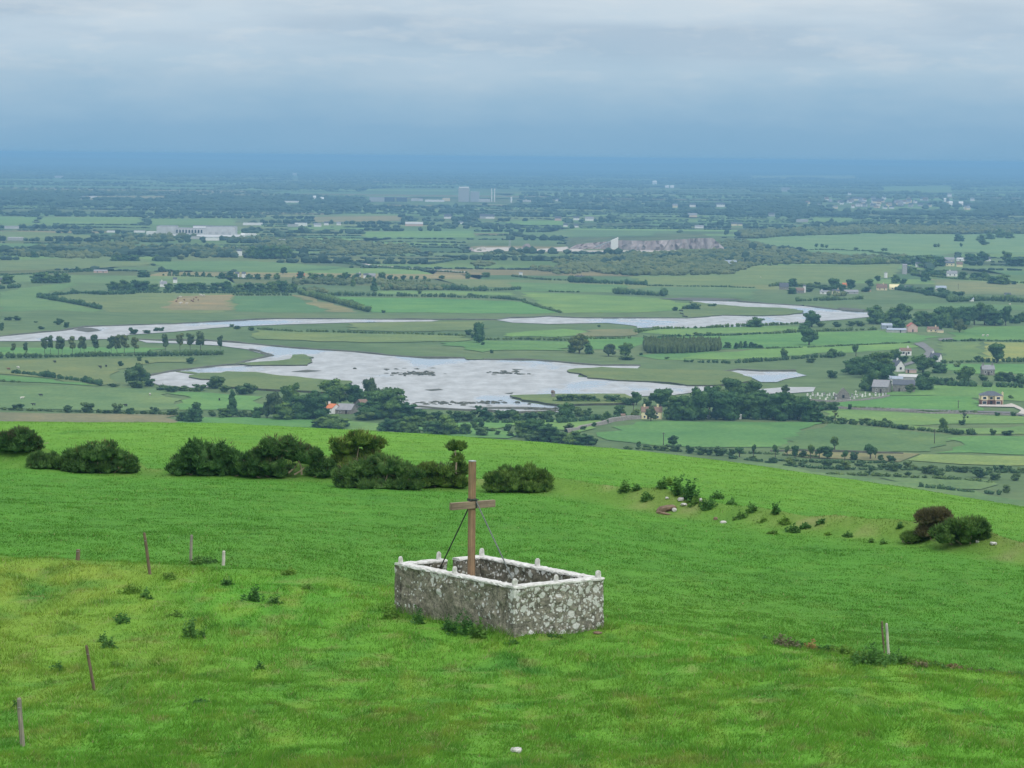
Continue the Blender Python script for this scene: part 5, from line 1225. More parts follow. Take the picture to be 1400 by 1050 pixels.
FAR = [(566,309,24,3,2.5,'pink','concrete','pale pinkish terrace in the middle plain'),(612,299,10,3,3,'white','slate','white two-storey house in front of the power station'),(667,299,18,3,3,'white','slate','long white farmhouse below the tall tank'),(660,299,8,3.5,3,'grey','slate','grey gabled house joined to a long farmhouse'),
       (763,302,9,3.5,2.5,'pink','slate','pinkish house beside a green strip past the quarry'),(788,301,8,3,2,'white','slate','white cottage in a pair of pale houses past the quarry'),(806,302,12,3,2.5,'white','greyroof','wider house in a pair of pale houses past the quarry'),(773,310,6,2.5,2,'white','slate','tiny white cottage above the quarry'),(788,311,6,2.5,2,'white','slate','tiny white cottage by the hedge above the quarry'),(895,252,6,3,2,'white','white','bright white house high on the far plain'),
       (912,257,5,2,1.5,'white','white','white bungalow on the far plain'),(919,257,5,2,1.5,'white','white','white bungalow touching another on the far plain'),(630,306,7,2,1.5,'white','slate','small white bungalow on the middle plain'),(762,275,5,2,1.5,'white','slate','small white house past the white tank'),(923,284,7,3,2,'cream','greyroof','cream house on the middle plain'),(985,283,12,3.5,2.5,'white','slate','large white house below the far town'),(947,283,8,3,2,'white','slate','white house west of the far town'),
       (923,283,6,2.5,2,'white','slate','white house at the edge of the far town'),(947,297,12,3,2.5,'cream','greyroof','cream long house below the far town'),(956,312,12,2.5,1.5,'white','greyroof','white bungalow on the near plain'),(1004,309,8,3,2,'cream','slate','cream bungalow of a pair on the near plain'),(1012,309,6,2.5,2,'cream','slate','smaller bungalow of a pair on the near plain'),(1097,304,16,2.5,1.5,'grey','greyroof','long grey shed under the far town'),(1300,281,5,4,2,'white','white','white house with a tall gable on the far right plain'),
       (1314,281,6,3.5,2,'white','white','white house beside the tall-gabled one'),(1292,276,3,4,1,'white','white','narrow white house past the far town'),(1357,311,10,2.5,2,'white','slate','white bungalow near the far woods'),(1074,262,12,3,2.5,'grey','greyroof','grey house group above the far town'),(1055,296,8,3,2,'grey','slate','grey house below the far town'),(440,274,5,2.5,2,'white','white','white house at the far copse'),(430,272,4,2.5,2,'white','white','white cottage at the far copse'),(446,308,6,3,2,'white','slate','white house at the end of the tan strip'),
       (463,308,6,2.5,2,'white','greyroof','white house past the end of the tan strip'),(434,310,10,2.5,2,'white','greyroof','long white house by the tan strip'),(403,240,6,2,1.5,'concrete','concrete','pale house far out below the skyline'),(332,324,5,3,2,'white','white','bright white cottage beside the factory yard')]
for x, y, w, e, rf, wl, rfm, lab in FAR: house(x, y, w, e, rf, lab, wl, rfm, parts=False, group='scattered houses of the plain')
tr = np.random.default_rng(21)
for i in range(64):
    x = tr.normal(1205, 40) if i < 48 else tr.uniform(1095, 1345); y = 279 + tr.normal(0, 4.2) + (x - 1200) * .004
    house(x, y, tr.uniform(4, 8), tr.uniform(2, 3.2), tr.uniform(1.4, 2.4), 'small pale house of the distant town under the wooded skyline', ('white', 'white', 'cream', 'grey')[i % 4], ('slate', 'greyroof', 'slate', 'brownroof')[tr.integers(4)], parts=False, rz=tr.uniform(-.8, .8), name='town_house', group='houses of the distant town')

kept = []
for b in far_blobs:
    x, y = to_px((b[0], b[1], 0))
    if (y > LOWZONE and -60 < x < 1460) or x < -420 or x > 1820: continue
    if any(inpoly(x, y, e) for e in EXCL) or any(inpoly(x, y, e) for e in BUILT_EXCL): continue
    if any(abs(x - bx) < bw / 2 + 1.5 and -1.0 < y - by < 7 for bx, by, bw in BUILT): continue
    if 1120 < x < 1290 and 272 < y < 292 and rng.random() < .8: continue
    kept.append(b)
near_k = [b for b in kept if b[1] < 9000]; far_k = [b for b in kept if b[1] >= 9000]
V, Fc = blob_mesh(near_k, 3)
tag(link('distant_hedges_and_trees', new_mesh('distant_hedges_and_trees', V, Fc, [M['farwood']])), kind='stuff')
V, Fc = blob_mesh(far_k, 4)
tag(link('distant_woodland', new_mesh('distant_woodland', V, Fc, [M['farwood']])), kind='stuff')


# ------------------------------------------------------------------ the stone enclosure and the cross
def wall_mat(name, dens, base1, base2):
    m, nt, b, o = mat(name)
    b.inputs['Roughness'].default_value = 0.92; b.inputs['Specular IOR Level'].default_value = 0.15
    g = coords(nt)
    n1 = noise(nt, 2.2, 6, 0.7, g); n2 = noise(nt, 7, 7, 0.85, g)
    c = ramp(nt, n1, [(0.3, base1), (0.7, base2)])
    c = mixc(nt, 1.0, c, ramp(nt, n2, [(0.38, (0.36, 0.36, 0.33)), (0.47, (.85, .85, .84)), (0.62, (1.6, 1.56, 1.48))]), 'MULTIPLY')
    # lichen: round pale rosettes of several sizes, crowded in some areas
    wv = nnode(nt, 'ShaderNodeVectorMath'); wv.operation = 'ADD'
    nz = nnode(nt, 'ShaderNodeTexNoise', Scale=7.0, Detail=3.0); nt.links.new(g, nz.inputs['Vector'])
    sc = nnode(nt, 'ShaderNodeVectorMath'); sc.operation = 'SCALE'; sc.inputs['Scale'].default_value = 0.07
    nt.links.new(nz.outputs['Color'], sc.inputs[0]); nt.links.new(g, wv.inputs[0]); nt.links.new(sc.outputs[0], wv.inputs[1])
    sz_ = nt.nodes.new('ShaderNodeSeparateXYZ'); nt.links.new(g, sz_.inputs[0])
    area = mth(nt, 'ADD', mth(nt, 'MULTIPLY_ADD', noise(nt, 1.3, 3, 0.5, g), 1.5, -.25), mth(nt, 'MULTIPLY', mth(nt, 'SUBTRACT', sz_.outputs[2], .5), .40 if dens > .4 else .25))
    sw = nt.nodes.new('ShaderNodeSeparateXYZ'); nt.links.new(wv.outputs[0], sw.inputs[0]); flat = nt.nodes.new('ShaderNodeCombineXYZ')
    nt.links.new(mth(nt, 'ADD', sw.outputs[0], sw.outputs[1]), flat.inputs[0]); nt.links.new(sw.outputs[2], flat.inputs[1])
    tot = None
    for s_, thr in ((3.9, .29), (6.5, .30), (13.0, .32)):
        v = nnode(nt, 'ShaderNodeTexVoronoi', Scale=s_); v.voronoi_dimensions = '2D'; v.feature = 'F1'; nt.links.new(flat.outputs[0], v.inputs['Vector'])
        rsel = nnode(nt, 'ShaderNodeSeparateColor'); nt.links.new(v.outputs['Color'], rsel.inputs[0])
        pick = mth(nt, 'LESS_THAN', rsel.outputs[0], mth(nt, 'MULTIPLY', mth(nt, 'ADD', area, dens - .5), 1.0))
        rad = mth(nt, 'MULTIPLY_ADD', rsel.outputs[1], thr, thr * .55)
        d = mth(nt, 'SUBTRACT', rad, v.outputs['Distance'])
        k = mth(nt, 'MULTIPLY', nnode_clamp(nt, mth(nt, 'MULTIPLY', d, 14.0)), pick)
        tot = k if tot is None else mth(nt, 'MAXIMUM', tot, k)
    lc = ramp(nt, noise(nt, 22, 4, .7, g), [(0.3, (0.62, 0.62, 0.58)), (0.56, (0.88, 0.88, 0.86))])
    c = mixc(nt, mth(nt, 'MULTIPLY', tot, 0.95), c, lc)
    nt.links.new(c, b.inputs['Base Color'])
    h = mth(nt, 'ADD', mth(nt, 'MULTIPLY', n2, 1.0), mth(nt, 'MULTIPLY', tot, 0.15))
    bump(nt, b, h, 1.0, 0.09)
    return m
def nnode_clamp(nt, v):
    n = nt.nodes.new('ShaderNodeClamp'); nt.links.new(v, n.inputs[0]); return n.outputs[0]
M['wall_sparse'] = wall_mat('weathered_wall_few_lichens', 0.10, (0.205, 0.193, 0.155), (0.38, 0.36, 0.30))
M['wall_dense'] = wall_mat('weathered_wall_many_lichens', 0.54, (0.21, 0.20, 0.168), (0.37, 0.355, 0.31))
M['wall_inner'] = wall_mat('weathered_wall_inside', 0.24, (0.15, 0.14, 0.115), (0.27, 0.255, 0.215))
M['coping'] = simple('limewashed_coping', (0.33, 0.325, 0.295), (0.74, 0.74, 0.72), 8.0, bmp=0.4, detail=7)

NB = PY(702, 872, 64.0); NT = PY(702, 801.5, 64.0)
u = np.array([-2.74, 3.60]); LU = np.linalg.norm(u); u /= LU
v = np.array([2.0, 1.52]); LV = np.linalg.norm(v); v /= LV
ztop = NT[2]
enc = empty('stone_enclosure', (NB[0], NB[1], NB[2]), math.atan2(v[1], v[0]))
tag(enc, 'roofless rectangular stone enclosure with lichen-spotted walls and white coping on the green mound', 'enclosure')
# local axes: +x along the short wall (v), +y along the long wall (u)
def eg(x, y): return hill_z(np.array([NB[0] + v[0] * x + u[0] * y]), np.array([NB[1] + v[1] * x + u[1] * y]))[0] - NB[2]
Ht = ztop - NB[2]; TH = .26
def rough_wall(name, x0, x1, y0, y1, ztop_, ml, seed):
    """box wall standing on the ground, finely divided and a little uneven"""
    n = np.random.default_rng(seed)
    ax = 0 if abs(x1 - x0) > abs(y1 - y0) else 1
    L = abs(x1 - x0) if ax == 0 else abs(y1 - y0)
    nl = max(3, int(L / .06)); nz = 20
    A = np.linspace(0, 1, nl + 1); V = []; 
    zb = -.5
    ring = []
    for i, a in enumerate(A):
        r_ = []
        for j in range(nz + 1): r_.append((0, zb + (ztop_ - zb) * j / nz))
        for j in range(nz, -1, -1): r_.append((1, zb + (ztop_ - zb) * j / nz))
        for (s, z) in r_:
            if ax == 0: X = x0 + (x1 - x0) * a; Y = y0 if s == 0 else y1
            else: Y = y0 + (y1 - y0) * a; X = x0 if s == 0 else x1
            V.append((X, Y, z))
    V = np.array(V); m = 2 * (nz + 1)
    side = np.tile(np.array([0] * (nz + 1) + [1] * (nz + 1)), nl + 1)
    al = V[:, 0] if ax == 0 else V[:, 1]
    dd = .035 * (fbm(al * 1.6 + seed * 7 + side * 31, V[:, 2] * 1.6, seed, 3) - .5) + .03 * (fbm(al * 7 + side * 13, V[:, 2] * 7, seed + 9, 2) - .5)
    edge = np.clip(np.minimum(V[:, 2] - zb, ztop_ - V[:, 2]) / .05, 0, 1)
    V[:, 1 - ax] += 2.3 * dd * edge
    ends = np.repeat(np.arange(nl + 1), m)
    ej = .05 * (fbm(V[:, 2] * 5 + seed, V[:, 1 - ax] * 5, seed + 4, 3) - .5) * edge
    V[:, ax] += np.where((ends == 0) | (ends == nl), ej, 0)
    Q = [(i * m + k, (i + 1) * m + k, (i + 1) * m + k + 1, i * m + k + 1) for i in range(nl) for k in range(m - 1)]
    caps = [(k, k + 1, m - 2 - k, m - 1 - k) for k in range(nz)] + [(nl * m + m - 1 - k, nl * m + m - 2 - k, nl * m + k + 1, nl * m + k) for k in range(nz)]
    return link(name, new_mesh(name, V, np.array(Q + caps), [ml]), enc)
LX, LY = LV, LU
hw = Ht - .058
rough_wall('wall', 0, LX, 0, TH, hw, M['wall_dense'], 1)['label'] = 'short front wall crowded with white lichen'
rough_wall('wall', 0, TH, TH, LY - TH, hw - .004, M['wall_sparse'], 2)['label'] = 'long dark front wall with few lichen spots'
GAP0, GAP1 = LX * .52, LX * .52 + .34
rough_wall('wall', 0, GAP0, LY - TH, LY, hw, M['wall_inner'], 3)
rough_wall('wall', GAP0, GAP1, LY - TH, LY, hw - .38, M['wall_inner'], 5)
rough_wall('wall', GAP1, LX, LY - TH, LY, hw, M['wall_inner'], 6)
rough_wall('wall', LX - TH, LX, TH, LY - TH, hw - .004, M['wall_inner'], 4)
def cope(x0, x1, y0, y1, seed):
    ax = 0 if abs(x1 - x0) > abs(y1 - y0) else 1
    L = abs(x1 - x0) if ax == 0 else abs(y1 - y0); nl = max(3, int(L / .09)); V = []
    n = np.random.default_rng(seed)
    for i in range(nl + 1):
        a = i / nl; j = lambda s=.006: n.normal(0, s)
        prof = [(0, 0), (0, .03), (.06, .054), (.94, .054), (1, .03), (1, 0)]
        for s, z in prof:
            if ax == 0: V.append((x0 + (x1 - x0) * a, y0 + (y1 - y0) * s + j(), hw + z + j(.005)))
            else: V.append((x0 + (x1 - x0) * s + j(), y0 + (y1 - y0) * a, hw + z + j(.005)))
    Q = [(i * 6 + k, (i + 1) * 6 + k, (i + 1) * 6 + (k + 1) % 6, i * 6 + (k + 1) % 6) for i in range(nl) for k in range(6)]
    Q += [(0, 1, 4, 5), (1, 2, 3, 4), (nl * 6 + 5, nl * 6 + 4, nl * 6 + 1, nl * 6), (nl * 6 + 4, nl * 6 + 3, nl * 6 + 2, nl * 6 + 1)]
    link('coping', new_mesh('coping', np.array(V), np.array(Q), [M['coping']]), enc)
ov = .012
cope(-ov, LX + ov, -ov, TH + .01, 1); cope(-ov, TH + .01, TH + .012, LY - TH - .012, 2); cope(LX - TH - .01, LX + ov, TH + .012, LY - TH - .012, 3)
cope(-ov, GAP0, LY - TH - .01, LY + ov, 4); cope(GAP1, LX + ov, LY - TH - .01, LY + ov, 5)
def finial(x, y, seed):
    n = np.random.default_rng(seed); V = []; rings = [(0, .064), (.09, .060), (.14, .055), (.17, .041), (.184, .018)]
    for z, r_ in rings:
        for k in range(12):
            a = 2 * PI * k / 12; q = 1.12 if k % 3 == 0 else 1.0
            V.append((math.cos(a) * r_ * q + n.normal(0, .003), math.sin(a) * r_ * q + n.normal(0, .003), z))
    V.append((0, 0, .187)); t = len(V) - 1
    Q = [(i * 12 + k, i * 12 + (k + 1) % 12, (i + 1) * 12 + (k + 1) % 12, (i + 1) * 12 + k) for i in range(4) for k in range(12)]
    T = [(48 + k, 48 + (k + 1) % 12, t) for k in range(12)]
    n2_ = n.uniform(.82, 1.1, 3); V = [tuple(np.array(q) * n2_ + np.array([q[2] * n.normal(0, .0), 0, 0])) for q in V]
    link('finial', new_mesh('finial', np.array(V), [np.array(Q), np.array(T)], [M['coping']]), enc, (x, y, hw + .05))
for i, (x, y) in enumerate(((.09, .09), (LX - .09, .09), (.09, LY - .1), (LX - .1, LY - .1), (LX * .5, .12), (.12, LY * .52), (LX * .5 - .1, LY - .12), (LX - .12, LY * .5))): finial(x, y, 40 + i)
# earth and rank grass inside
g0 = min(eg(LX / 2, LY / 2), .1)

M['crosswood'] = None
def wood(name, c1, c2):
    m, nt, b, o = mat(name); b.inputs['Roughness'].default_value = .8
    mp = nnode(nt, 'ShaderNodeMapping'); nt.links.new(coords(nt), mp.inputs['Vector']); mp.inputs['Scale'].default_value = (26, 26, 1.2)
    n = noise(nt, 1.0, 6, .7, mp.outputs[0]); n2 = noise(nt, 2.0, 3, .6, coords(nt))
    c = ramp(nt, n, [(.3, c1), (.7, c2)])
    c = mixc(nt, 1.0, c, ramp(nt, n2, [(.35, (.75, .76, .78)), (.65, (1.2, 1.15, 1.1))]), 'MULTIPLY')
    nt.links.new(c, b.inputs['Base Color']); bump(nt, b, n, .5, .01); return m
M['crosswood'] = wood('weathered_post_timber', (0.17, 0.105, 0.06), (0.37, 0.255, 0.165))
M['barwood'] = wood('grey_weathered_timber', (0.15, 0.118, 0.085), (0.32, 0.26, 0.19))
M['rod_dark'] = simple('dark_painted_iron', (0.02, 0.03, 0.026), (0.05, 0.06, 0.055), 9.0, .6, .4)
M['rod_grey'] = simple('grey_weathered_iron', (0.08, 0.095, 0.095), (0.14, 0.155, 0.15), 9.0, .6, .4)
def bevel(o, w=.008):
    b = o.modifiers.new('soft_edges', 'BEVEL'); b.width = w; b.segments = 2; b.limit_method = 'ANGLE'
    return o
cx, cy = .68, 2.45            # place of the post inside the walls (local)
base = NB + np.array([v[0] * cx + u[0] * cy, v[1] * cx + u[1] * cy, 0])
tp = PY(646, 631, base[1]); base[0] = tp[0] - .004
zg = hill_z(np.array([base[0]]), np.array([base[1]]))[0]
Hc_ = tp[2] - zg; arm = PY(646, 690, base[1])[2] - zg
cr = empty('wooden_cross', (base[0], base[1], zg), math.atan2(v[1], v[0]))
tag(cr, 'tall plain brown wooden cross standing inside the stone enclosure', 'cross')
bevel(MB().box((0, 0, Hc_ / 2 - .1), (.128, .125, Hc_ + .2)).build('post', M['crosswood'], cr))
bevel(MB().box((0, 0, Hc_ + .012), (.132, .129, .024)).build('post_cap', M['metal'], cr), .004)
cb = MB().box((0, 0, 0), (.16, .10, 1.22)).build('crossbar', M['barwood'], cr); cb.rotation_euler = (0, PI / 2, 0); cb.location = (-.015, -.045, arm); bevel(cb)
mb = MB(); mb.box((0, -.070, arm + .115), (.165, .012, .055)); mb.box((0, .070, arm + .115), (.165, .012, .055))
for sx in (-1, 1): mb.box((sx * .0765, 0, arm + .115), (.012, .135, .055))
mb.tube([(-.12, -.085, arm + .115), (.12, -.085, arm + .115)], .016, 6); mb.box((.05, -.102, arm + .03), (.035, .014, .2))
mb.build('bracket', M['rod_dark'], cr)
inv = np.array([[v[0], v[1]], [u[0], u[1]]])
def encl_to_cross(x, y, z):   # enclosure local -> cross local (same rotation)
    w = NB[:2] + v * x + u * y; d = w - base[:2]
    return np.array([d @ v, d @ u, NB[2] + z - zg])
e1 = encl_to_cross(LX * .43, LY - TH - .03, hw - .12); e2 = encl_to_cross(.30, TH + .05, hw - .02)
MB().tube([(-.03, .07, arm - .06), e1], .016, 7).build('brace_rod', M['rod_dark'], cr)['label'] = 'dark iron stay running down to the far wall'
MB().tube([(.05, -.09, arm + .08), e2], .015, 7).build('brace_rod', M['rod_grey'], cr)['label'] = 'grey iron stay running down to the near corner'

# ------------------------------------------------------------------ gorse, weeds, posts, stones
def spikes(r, lobes, n, ln, wd):
    """tufts of narrow upward-and-outward spines over lobes"""
    L = np.array(lobes, float); A = L[:, 3] * L[:, 5]; A = A / A.sum()
    k = r.choice(len(L), n, p=A)
    d = r.normal(size=(n, 3)); d /= np.linalg.norm(d, axis=1, keepdims=True); d[:, 2] = np.where(d[:, 2] < -.2, -d[:, 2], d[:, 2])
    p = L[k, :3] + d * L[k, 3:] * (.72 + .28 * r.random((n, 1)))
    ax_ = d + np.array([0, 0, .55]) + .45 * r.normal(size=(n, 3)); ax_ /= np.linalg.norm(ax_, axis=1, keepdims=True)
    t = np.cross(ax_, r.normal(size=(n, 3))); t /= np.linalg.norm(t, axis=1, keepdims=True)
    l = ln * r.uniform(.6, 1.4, (n, 1)); w = wd * r.uniform(.6, 1.3, (n, 1))
    V = np.stack([p - t * w, p + t * w, p + t * w * .5 + ax_ * l * .7, p + ax_ * l, p - t * w * .5 + ax_ * l * .65], 1).reshape(-1, 3)
    i = np.arange(n)[:, None] * 5
    return V, [i + np.array([[0, 1, 2, 4]]), i + np.array([[4, 2, 3]])]
def sub_lobes(r, lobes, per=9, k=.42):
    out = list(lobes)
    for l in lobes:
        for _ in range(per):
            d = r.normal(size=3); d /= np.linalg.norm(d); d[2] = abs(d[2]) * .9 - .15
            s = k * r.uniform(.6, 1.2)
            if k < .31: d = d * r.uniform(.85, 1.22); s *= .85
        out.append((l[0] + d[0] * l[3] * .85, l[1] + d[1] * l[4] * .85, l[2] + d[2] * l[5] * .85, l[3] * s, l[4] * s, l[5] * s))
    return out
def gorse(x, y, blobs, label, brown=0.0, stems=()):
    """x,y base pixel; blobs: (dx, dz, half width, half height) in photo pixels from the base"""
    p = on_hill(x, y); s = mpp(p); seed = int(x * 3 + y); r = np.random.default_rng(seed)
    o = empty('gorse_bush', p); tag(o, label, 'bush', 'gorse bushes on the old bank')
    lob = [(dx * s, r.normal(0, .15) + w * s * .25, dz * s, w * s, w * s * .8, h * s) for dx, dz, w, h in blobs]
    lob += [(dx * s * 1.02, r.normal(0, .15) + w * s * .12, min(dz, h) * s * .30, w * s * .92, w * s * .78, max(3, min(dz, h) * .55) * s) for dx, dz, w, h in blobs if dz < 27]
    main = []
    for l in lob:
        for _ in range(13):
            d = r.normal(size=3); d /= np.linalg.norm(d); d[2] = abs(d[2]) * .95 - .2; d[1] -= .25
            q = r.uniform(.66, .95); cs = min(r.uniform(.14, .32), l[3] * .55)
            main.append((l[0] + d[0] * l[3] * q, l[1] + d[1] * l[4] * q, max(.12, l[2] + d[2] * l[5] * q), cs, cs, cs * r.uniform(.75, 1.1)))
    area = sum(l[3] * l[5] for l in lob)
    V1, F1 = lobe_solid(r, lob, .70); V0_, F0_ = lobe_solid(r, main, .62)
    F1 = np.concatenate([F1, F0_ + len(V1)]); V1 = np.concatenate([V1, V0_])
    n = 75 * len(main)
    V2, F2 = spikes(r, main, max(1200, n), .17, .024)
    nb = int(len(V2) / 5 * brown)
    link('foliage', new_mesh('foliage', np.concatenate([V1, V2]), [F1] + [f + len(V1) for f in F2], [M['gorse_brown' if brown > .7 else 'gorse']]), o)
    if brown > 0:
        V3, F3 = spikes(r, [(l[0], l[1] - l[4] * .06, l[2] + l[5] * .05, l[3] * .98, l[4] * .98, l[5] * .98) for l in lob], max(150, nb), .2, .016)
        link('dry_twigs', new_mesh('dry_twigs', V3, F3, [M['gorse_brown']]), o)
    for i in range(3):
        l = lob[i % len(lob)]
        MB().tube([(l[0] * .5 + r.normal(0, .1), l[1] - l[4] * .3, -.1), (l[0] + r.normal(0, .15), l[1] - l[4] * .55, l[2] * .45), (l[0] + r.normal(0, .3), l[1] - l[4] * .3, l[2] + l[5] * .2)], [.03, .025, .012], 5).build('stem', M['twig'], o)
    for (x0, z0, x1, z1) in stems: MB().tube([(x0 * s, -lob[0][4] * .9, z0 * s), ((x0 + x1) / 2 * s + .05, -lob[0][4] * .9, (z0 + z1) / 2 * s), (x1 * s, -lob[0][4] * .8, z1 * s)], [.045, .04, .03], 6).build('stem', M['twig'], o)
    return o
gorse(20, 617, [(-14, 10, 16, 13), (8, 16, 18, 14), (26, 10, 10, 9)], 'brownish gorse bush on a grassy hump at the end of the bank', .55)
gorse(60, 640, [(34, 8, 12, 8), (-8, 10, 11, 9), (8, 8, 13, 8), (22, 6, 9, 6)], 'low dark gorse bush between the brownish one and a large dome', .1)
gorse(137, 646, [(-30, 18, 20, 16), (0, 26, 26, 20), (28, 15, 20, 14), (-12, 10, 24, 10), (10, 6, 18, 7), (42, 12, 10, 9)], 'large domed gorse bush standing apart beyond the gap in the bank', .04)
gorse(285, 650, [(50, 10, 12, 11), (-38, 15, 18, 14), (-15, 28, 22, 22), (14, 28, 24, 22), (36, 18, 17, 16), (0, 12, 30, 12)], 'wide gorse bush with upright shoots beside the bank gap', .04)
gorse(383, 652, [(-48, 10, 10, 11), (62, 12, 14, 12), (-34, 20, 16, 18), (-12, 34, 22, 22), (14, 36, 22, 20), (34, 28, 20, 16), (-6, 14, 26, 14), (46, 22, 12, 14)], 'tall gorse bush with bare pale stems under one side', .1, stems=((12, 6, 26, 22), (20, 4, 34, 14), (30, 4, 26, 24)))
gorse(486, 648, [(-16, 34, 18, 16), (6, 46, 18, 13), (24, 38, 14, 12), (-4, 18, 26, 18), (20, 18, 20, 16)], 'tallest gorse bush rising to a rounded brown-green top', .14)
gorse(514, 668, [(-40, 16, 18, 16), (-14, 24, 24, 18), (14, 28, 26, 18), (38, 18, 20, 16), (0, 10, 36, 10), (52, 14, 12, 12)], 'low broad gorse bush spreading in front of the tallest one', .06)
gorse(607, 666, [(-44, 14, 14, 12), (-22, 18, 16, 14), (2, 16, 22, 16), (22, 20, 12, 14), (-34, 10, 12, 9), (18, 38, 7, 9), (14, 54, 13, 5)], 'gorse bush with a tufted stalk sticking out of its top', .12, stems=((16, 20, 15, 52),))
gorse(708, 672, [(-30, 14, 14, 12), (-8, 18, 22, 15), (16, 18, 22, 15), (34, 14, 12, 12), (0, 8, 34, 9)], 'neat rounded gorse bush alone past the cross', .04)
gorse(1278, 736, [(-14, 22, 12, 14), (2, 28, 14, 10), (-4, 12, 14, 10)], 'ragged brown gorse bush at the end of the old bank', .75, stems=((6, 4, 14, -8),))
gorse(1320, 742, [(-32, 10, 12, 11), (-16, 18, 14, 16), (6, 18, 20, 16), (22, 14, 12, 12)], 'dark green gorse bush touching the ragged brown one', .05)
gorse(1248, 742, [(-4, 4, 9, 6), (6, 4, 8, 6)], 'small dark tuft of gorse at the foot of the ragged brown bush', 0)

def weed(x, y, w, h, label, matl='weed', group='weed clumps on the grass', name='weed_clump', dense=1.0, grow=1.0):
    w *= grow; h *= grow * (1.25 if y > 830 and 520 < x < 700 else 1.0)
    p = on_hill(x, y); s = mpp(p); r = np.random.default_rng(int(x * 7 + y * 3))
    W, H = w * s, h * s; n = max(8, int(W * 34 * dense + 6)); fs = 1.0 + max(0, (p[1] - 70) / 90); Vs, Qs, Ts = [], [], []; c = 0
    for i in range(n):
        bx, by = np.clip(r.normal(0, .22), -.38, .38) * W, np.clip(r.normal(0, .2), -.4, .4) * W; hh = H * r.uniform(.3, 1.15) * (1 - .75 * min(1, abs(bx) / (W * .6)))
        bz = hill_z(np.array([p[0] + bx]), np.array([p[1] + by]))[0] - p[2] - .03
        lx, ly = r.normal(0, .13) * hh, r.normal(0, .13) * hh
        a = r.random() * 3.14; q = np.array([math.cos(a), math.sin(a), 0]) * .011 * fs
        b0 = np.array([bx, by, bz]); t0 = b0 + np.array([lx, ly, hh])
        Vs += [b0 - q, b0 + q, t0]; Ts.append((c, c + 1, c + 2)); c += 3
        for j in range(int(6 + hh * 20)):
            f = r.uniform(.12, 1); pt = b0 + (t0 - b0) * f
            d = np.array([r.normal(), r.normal(), r.uniform(-.3, .6)]); d /= np.linalg.norm(d); l = fs * r.uniform(.07, .15) * (1.15 - .5 * f) * max(.7, min(1.4, hh))
            sd = np.cross(d, r.normal(size=3)); sd = sd / np.linalg.norm(sd) * l * .34
            Vs += [pt, pt + d * l * .5 + sd, pt + d * l, pt + d * l * .5 - sd]; Qs.append((c, c + 1, c + 2, c + 3)); c += 4
    o = link(name, new_mesh(name, np.array(Vs), [np.array(Ts), np.array(Qs)], [M[matl]]), None, p)
    return tag(o, label, 'weeds', group)
for a_ in (
 (535, 846, 34, 22, 'nettle clump at the far foot of the long dark wall'), (572, 853, 24, 20, 'nettle clump in the middle of the long dark wall foot'), (612, 862, 26, 18, 'low nettles along the long dark wall'), (632, 868, 44, 30, 'largest nettle clump against the long dark wall'), (655, 872, 30, 26, 'nettles crowding the wall near its lichened corner'), (700, 880, 24, 8, 'low weeds under the lichened corner of the enclosure'), (760, 872, 30, 7, 'short weeds along the lichened wall'),
 (265, 872, 36, 34, 'upright dark weed clump alone on the mound below the posts'), (345, 822, 36, 30, 'tall dock and nettle clump on the mound behind the upright clump'), (376, 826, 22, 18, 'small weeds trailing from the tall dock clump'), (395, 786, 20, 14, 'small weed tuft on the rim of the mound'), (176, 812, 38, 18, 'leafy weeds at the foot of the brown leaning post'), (200, 818, 20, 16, 'nettle tuft next to the leafy weeds under the leaning post'), (268, 772, 24, 16, 'weeds between the grey post and the white stump post'), (285, 770, 26, 14, 'dark nettles in front of the white stump post'), (230, 792, 24, 14, 'weed tuft midway between brown and grey posts'),
 (310, 800, 22, 14, 'weed tuft under the white stump post'), (165, 850, 30, 14, 'dark leafy patch on the worn line of the old fence'), (148, 885, 30, 15, 'dark leafy patch uphill of the thin leaning post'), (140, 878, 20, 16, 'docks close to the top of the thin leaning post'), (160, 912, 22, 12, 'single dock plant beyond the thin leaning post'), (80, 918, 24, 16, 'grey-green thistle patch on the yellow turf'), (22, 968, 14, 12, 'small dark tuft behind the pale post'), (275, 960, 50, 7, 'low leafy docks on the near turf'), (355, 915, 16, 12, 'small dark dock below the upright clump'),
 (240, 842, 22, 10, 'low weeds above the upright dark clump'), (420, 805, 18, 10, 'small tuft near the rim of the mound')): weed(*a_)
